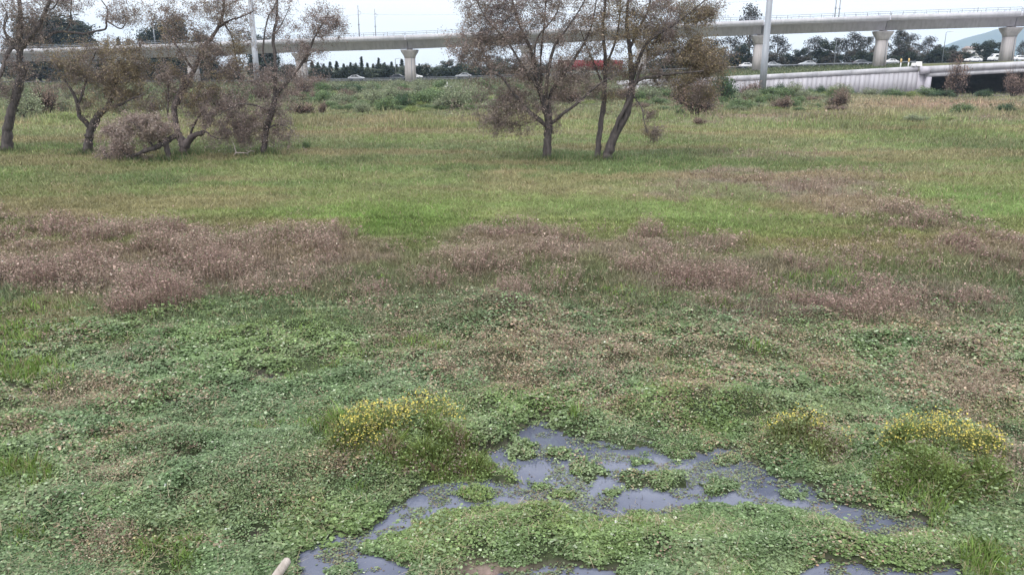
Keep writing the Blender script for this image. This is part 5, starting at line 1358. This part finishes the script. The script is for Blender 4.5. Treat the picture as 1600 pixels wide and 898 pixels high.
# street lamps on the far road
for px, top, Yl, lab in ((1303, 62, 250, 'slim grey road lamp between the silver car and eucalyptus'), (1471, 50, 250, 'far road lamp standing left of the blue hill'), (618, 92, 250, 'thin road lamp left of the middle pier')):
    q = P(px, 104, Yl); z = float(road_z(px)); h = hpx(top, Yl, z)
    t = thing('street_lamp', lab, 'street lamp', (q.x, q.y, z), group='road lamps')
    m = MB(); m.tube([(0, 0, 0), (0, 0, h * .97), (.3, 0, h)], (.14, .09, .07), 8); m.build('pole', M_GALV, t)
    m = MB(); m.tube([(.25, 0, h), (1.6, 0, h + .1)], .05, 6); m.build('arm', M_GALV, t)
    m = MB(); m.box((1.75, 0, h + .08), (.8, .3, .14)); m.build('lamp_head', M_LAMPW, t)
# small white sign in the scrub
q = P(698, 104, 150); z = float(big_height(np.array([q.x]), np.array([150.]))[0])
zt = P(698, 136, 150).z
t = thing('marker_sign', 'small white board on a post in the scrub left of the middle willow', 'sign', (q.x, 150, z))
m = MB(); m.tube([(0, 0, -.1), (0, 0, zt - z + .9)], .05, 6); m.build('post', M_PLASTER, t)
m = MB(); m.box((.2, -.06, zt - z), (1.3, .05, .28)); m.build('board', M_PLASTER, t)

# pale post end lying at the pool's near left corner
gx_, gy_ = ground_at(449, 876); a = Vector((float(gx_) * .955, float(gy_) * .955, .23))
m = MB(); pts = [a + Vector(q) for q in ((.003, .010, -.004), (0, 0, 0), (-.05, -.14, -.04), (-.25, -.72, -.22), (-.36, -1.05, -.4))]
m.tube(pts, (.03, .043, .046, .048, .05), 12)
tag(m.build('wooden_post', M_POST, None, a, True), 'pale weathered post end poking from leaves at the pool\'s near corner', 'post')
# sticks standing in the pool
for px, py, dx, L in ((715, 745, .12, .25), (853, 748, -.03, .12), (765, 800, .05, .1)):
    pass

# ------------------------------------------------------------------ distant hill
hb = MB(); nx, ny = 90, 14
xs = np.linspace(1150, 6200, nx); ys = np.linspace(3900, 5000, ny)
prof = np.interp(xs, [1150, 1950, 2250, 2370, 2500, 2620, 2800, 3300, 4200, 6200], [-4, 0, 62, 108, 165, 202, 218, 232, 150, -4])
XX, YY = np.meshgrid(xs, ys); tt = (YY - 3900) / 1100
ZZ = prof[None] * np.sin(np.clip(tt, 0, 1) * math.pi) ** .8 + 18 * (fbm(XX / 180, YY / 180, 301) - .5) * np.sin(tt * math.pi) - 4
i = np.arange(ny - 1)[:, None] * nx; j = np.arange(nx - 1)[None]
hb.add(np.stack([XX, YY, ZZ], -1).reshape(-1, 3), np.stack([i + j, i + j + 1, i + nx + j + 1, i + nx + j], -1).reshape(-1, 4), (1, 1, 1))
tag(hb.build('hill', M_HILL, smooth=True), kind='structure')

# ------------------------------------------------------------------ haze
m, t, out = nt('pale_air'); pv = t.nodes.new('ShaderNodeVolumePrincipled'); pv.inputs['Color'].default_value = (.58, .76, 1, 1); pv.inputs['Density'].default_value = .00014; pv.inputs['Anisotropy'].default_value = .2
t.links.new(pv.outputs[0], out.inputs['Volume'])
hz = MB(); hz.box((0, 2590, 129), (13000, 5300, 262)); tag(hz.build('haze', m), kind='stuff')

# ------------------------------------------------------------------ light
EL, AZ = math.radians(52), math.radians(205)
w = bpy.data.worlds.new('World'); SC.world = w; w.use_nodes = True
t = w.node_tree; t.nodes.clear(); L = t.links.new
out = t.nodes.new('ShaderNodeOutputWorld')
sky = t.nodes.new('ShaderNodeTexSky'); sky.sky_type = 'NISHITA'; sky.sun_disc = False; sky.sun_elevation = EL; sky.sun_rotation = AZ
bg1 = t.nodes.new('ShaderNodeBackground'); bg1.inputs[1].default_value = .1; L(sky.outputs[0], bg1.inputs[0])
# overcast layer: brighter overhead than at the horizon, softly mottled
tc = t.nodes.new('ShaderNodeTexCoord'); sx = t.nodes.new('ShaderNodeSeparateXYZ'); L(tc.outputs['Generated'], sx.inputs[0])
mp = t.nodes.new('ShaderNodeMapping'); mp.inputs['Scale'].default_value = (2, 2, 9); L(tc.outputs['Generated'], mp.inputs[0])
nz = t.nodes.new('ShaderNodeTexNoise'); nz.inputs['Scale'].default_value = 1.6; nz.inputs['Detail'].default_value = 5; L(mp.outputs[0], nz.inputs[0])
rp = t.nodes.new('ShaderNodeValToRGB'); e = rp.color_ramp.elements
e[0].position = 0; e[0].color = (1.02, 1.025, 1.06, 1); e[1].position = 1; e[1].color = (2.5, 2.55, 2.65, 1)
x = e.new(.06); x.color = (1.10, 1.10, 1.12, 1); x = e.new(.14); x.color = (1.16, 1.16, 1.17, 1)
L(sx.outputs['Z'], rp.inputs[0])
ma = t.nodes.new('ShaderNodeMath'); ma.operation = 'MULTIPLY_ADD'; ma.inputs[1].default_value = .22; ma.inputs[2].default_value = .9; L(nz.outputs['Fac'], ma.inputs[0])
bg2 = t.nodes.new('ShaderNodeBackground'); L(rp.outputs[0], bg2.inputs[0]); L(ma.outputs[0], bg2.inputs[1])
mx = t.nodes.new('ShaderNodeMixShader'); mx.inputs[0].default_value = .85
L(bg1.outputs[0], mx.inputs[1]); L(bg2.outputs[0], mx.inputs[2]); L(mx.outputs[0], out.inputs[0])
sd = bpy.data.lights.new('sun', 'SUN'); sd.energy = 1.4; sd.angle = math.radians(11); sd.color = (1, .96, .9)
so = bpy.data.objects.new('sun', sd); COL.objects.link(so)
# sun stands behind and left of the camera
d = Vector((math.sin(AZ) * math.cos(EL), math.cos(AZ) * math.cos(EL), math.sin(EL)))
so.rotation_euler = (-d).to_track_quat('-Z', 'Y').to_euler(); so.location = (0, -20, 40)

vs = SC.view_settings; vs.view_transform = 'Standard'; vs.look = 'None'; vs.gamma = 1; vs.exposure = .26
SC.cycles.max_bounces = 6; SC.cycles.diffuse_bounces = 3; SC.cycles.transparent_max_bounces = 8; SC.cycles.volume_bounces = 1
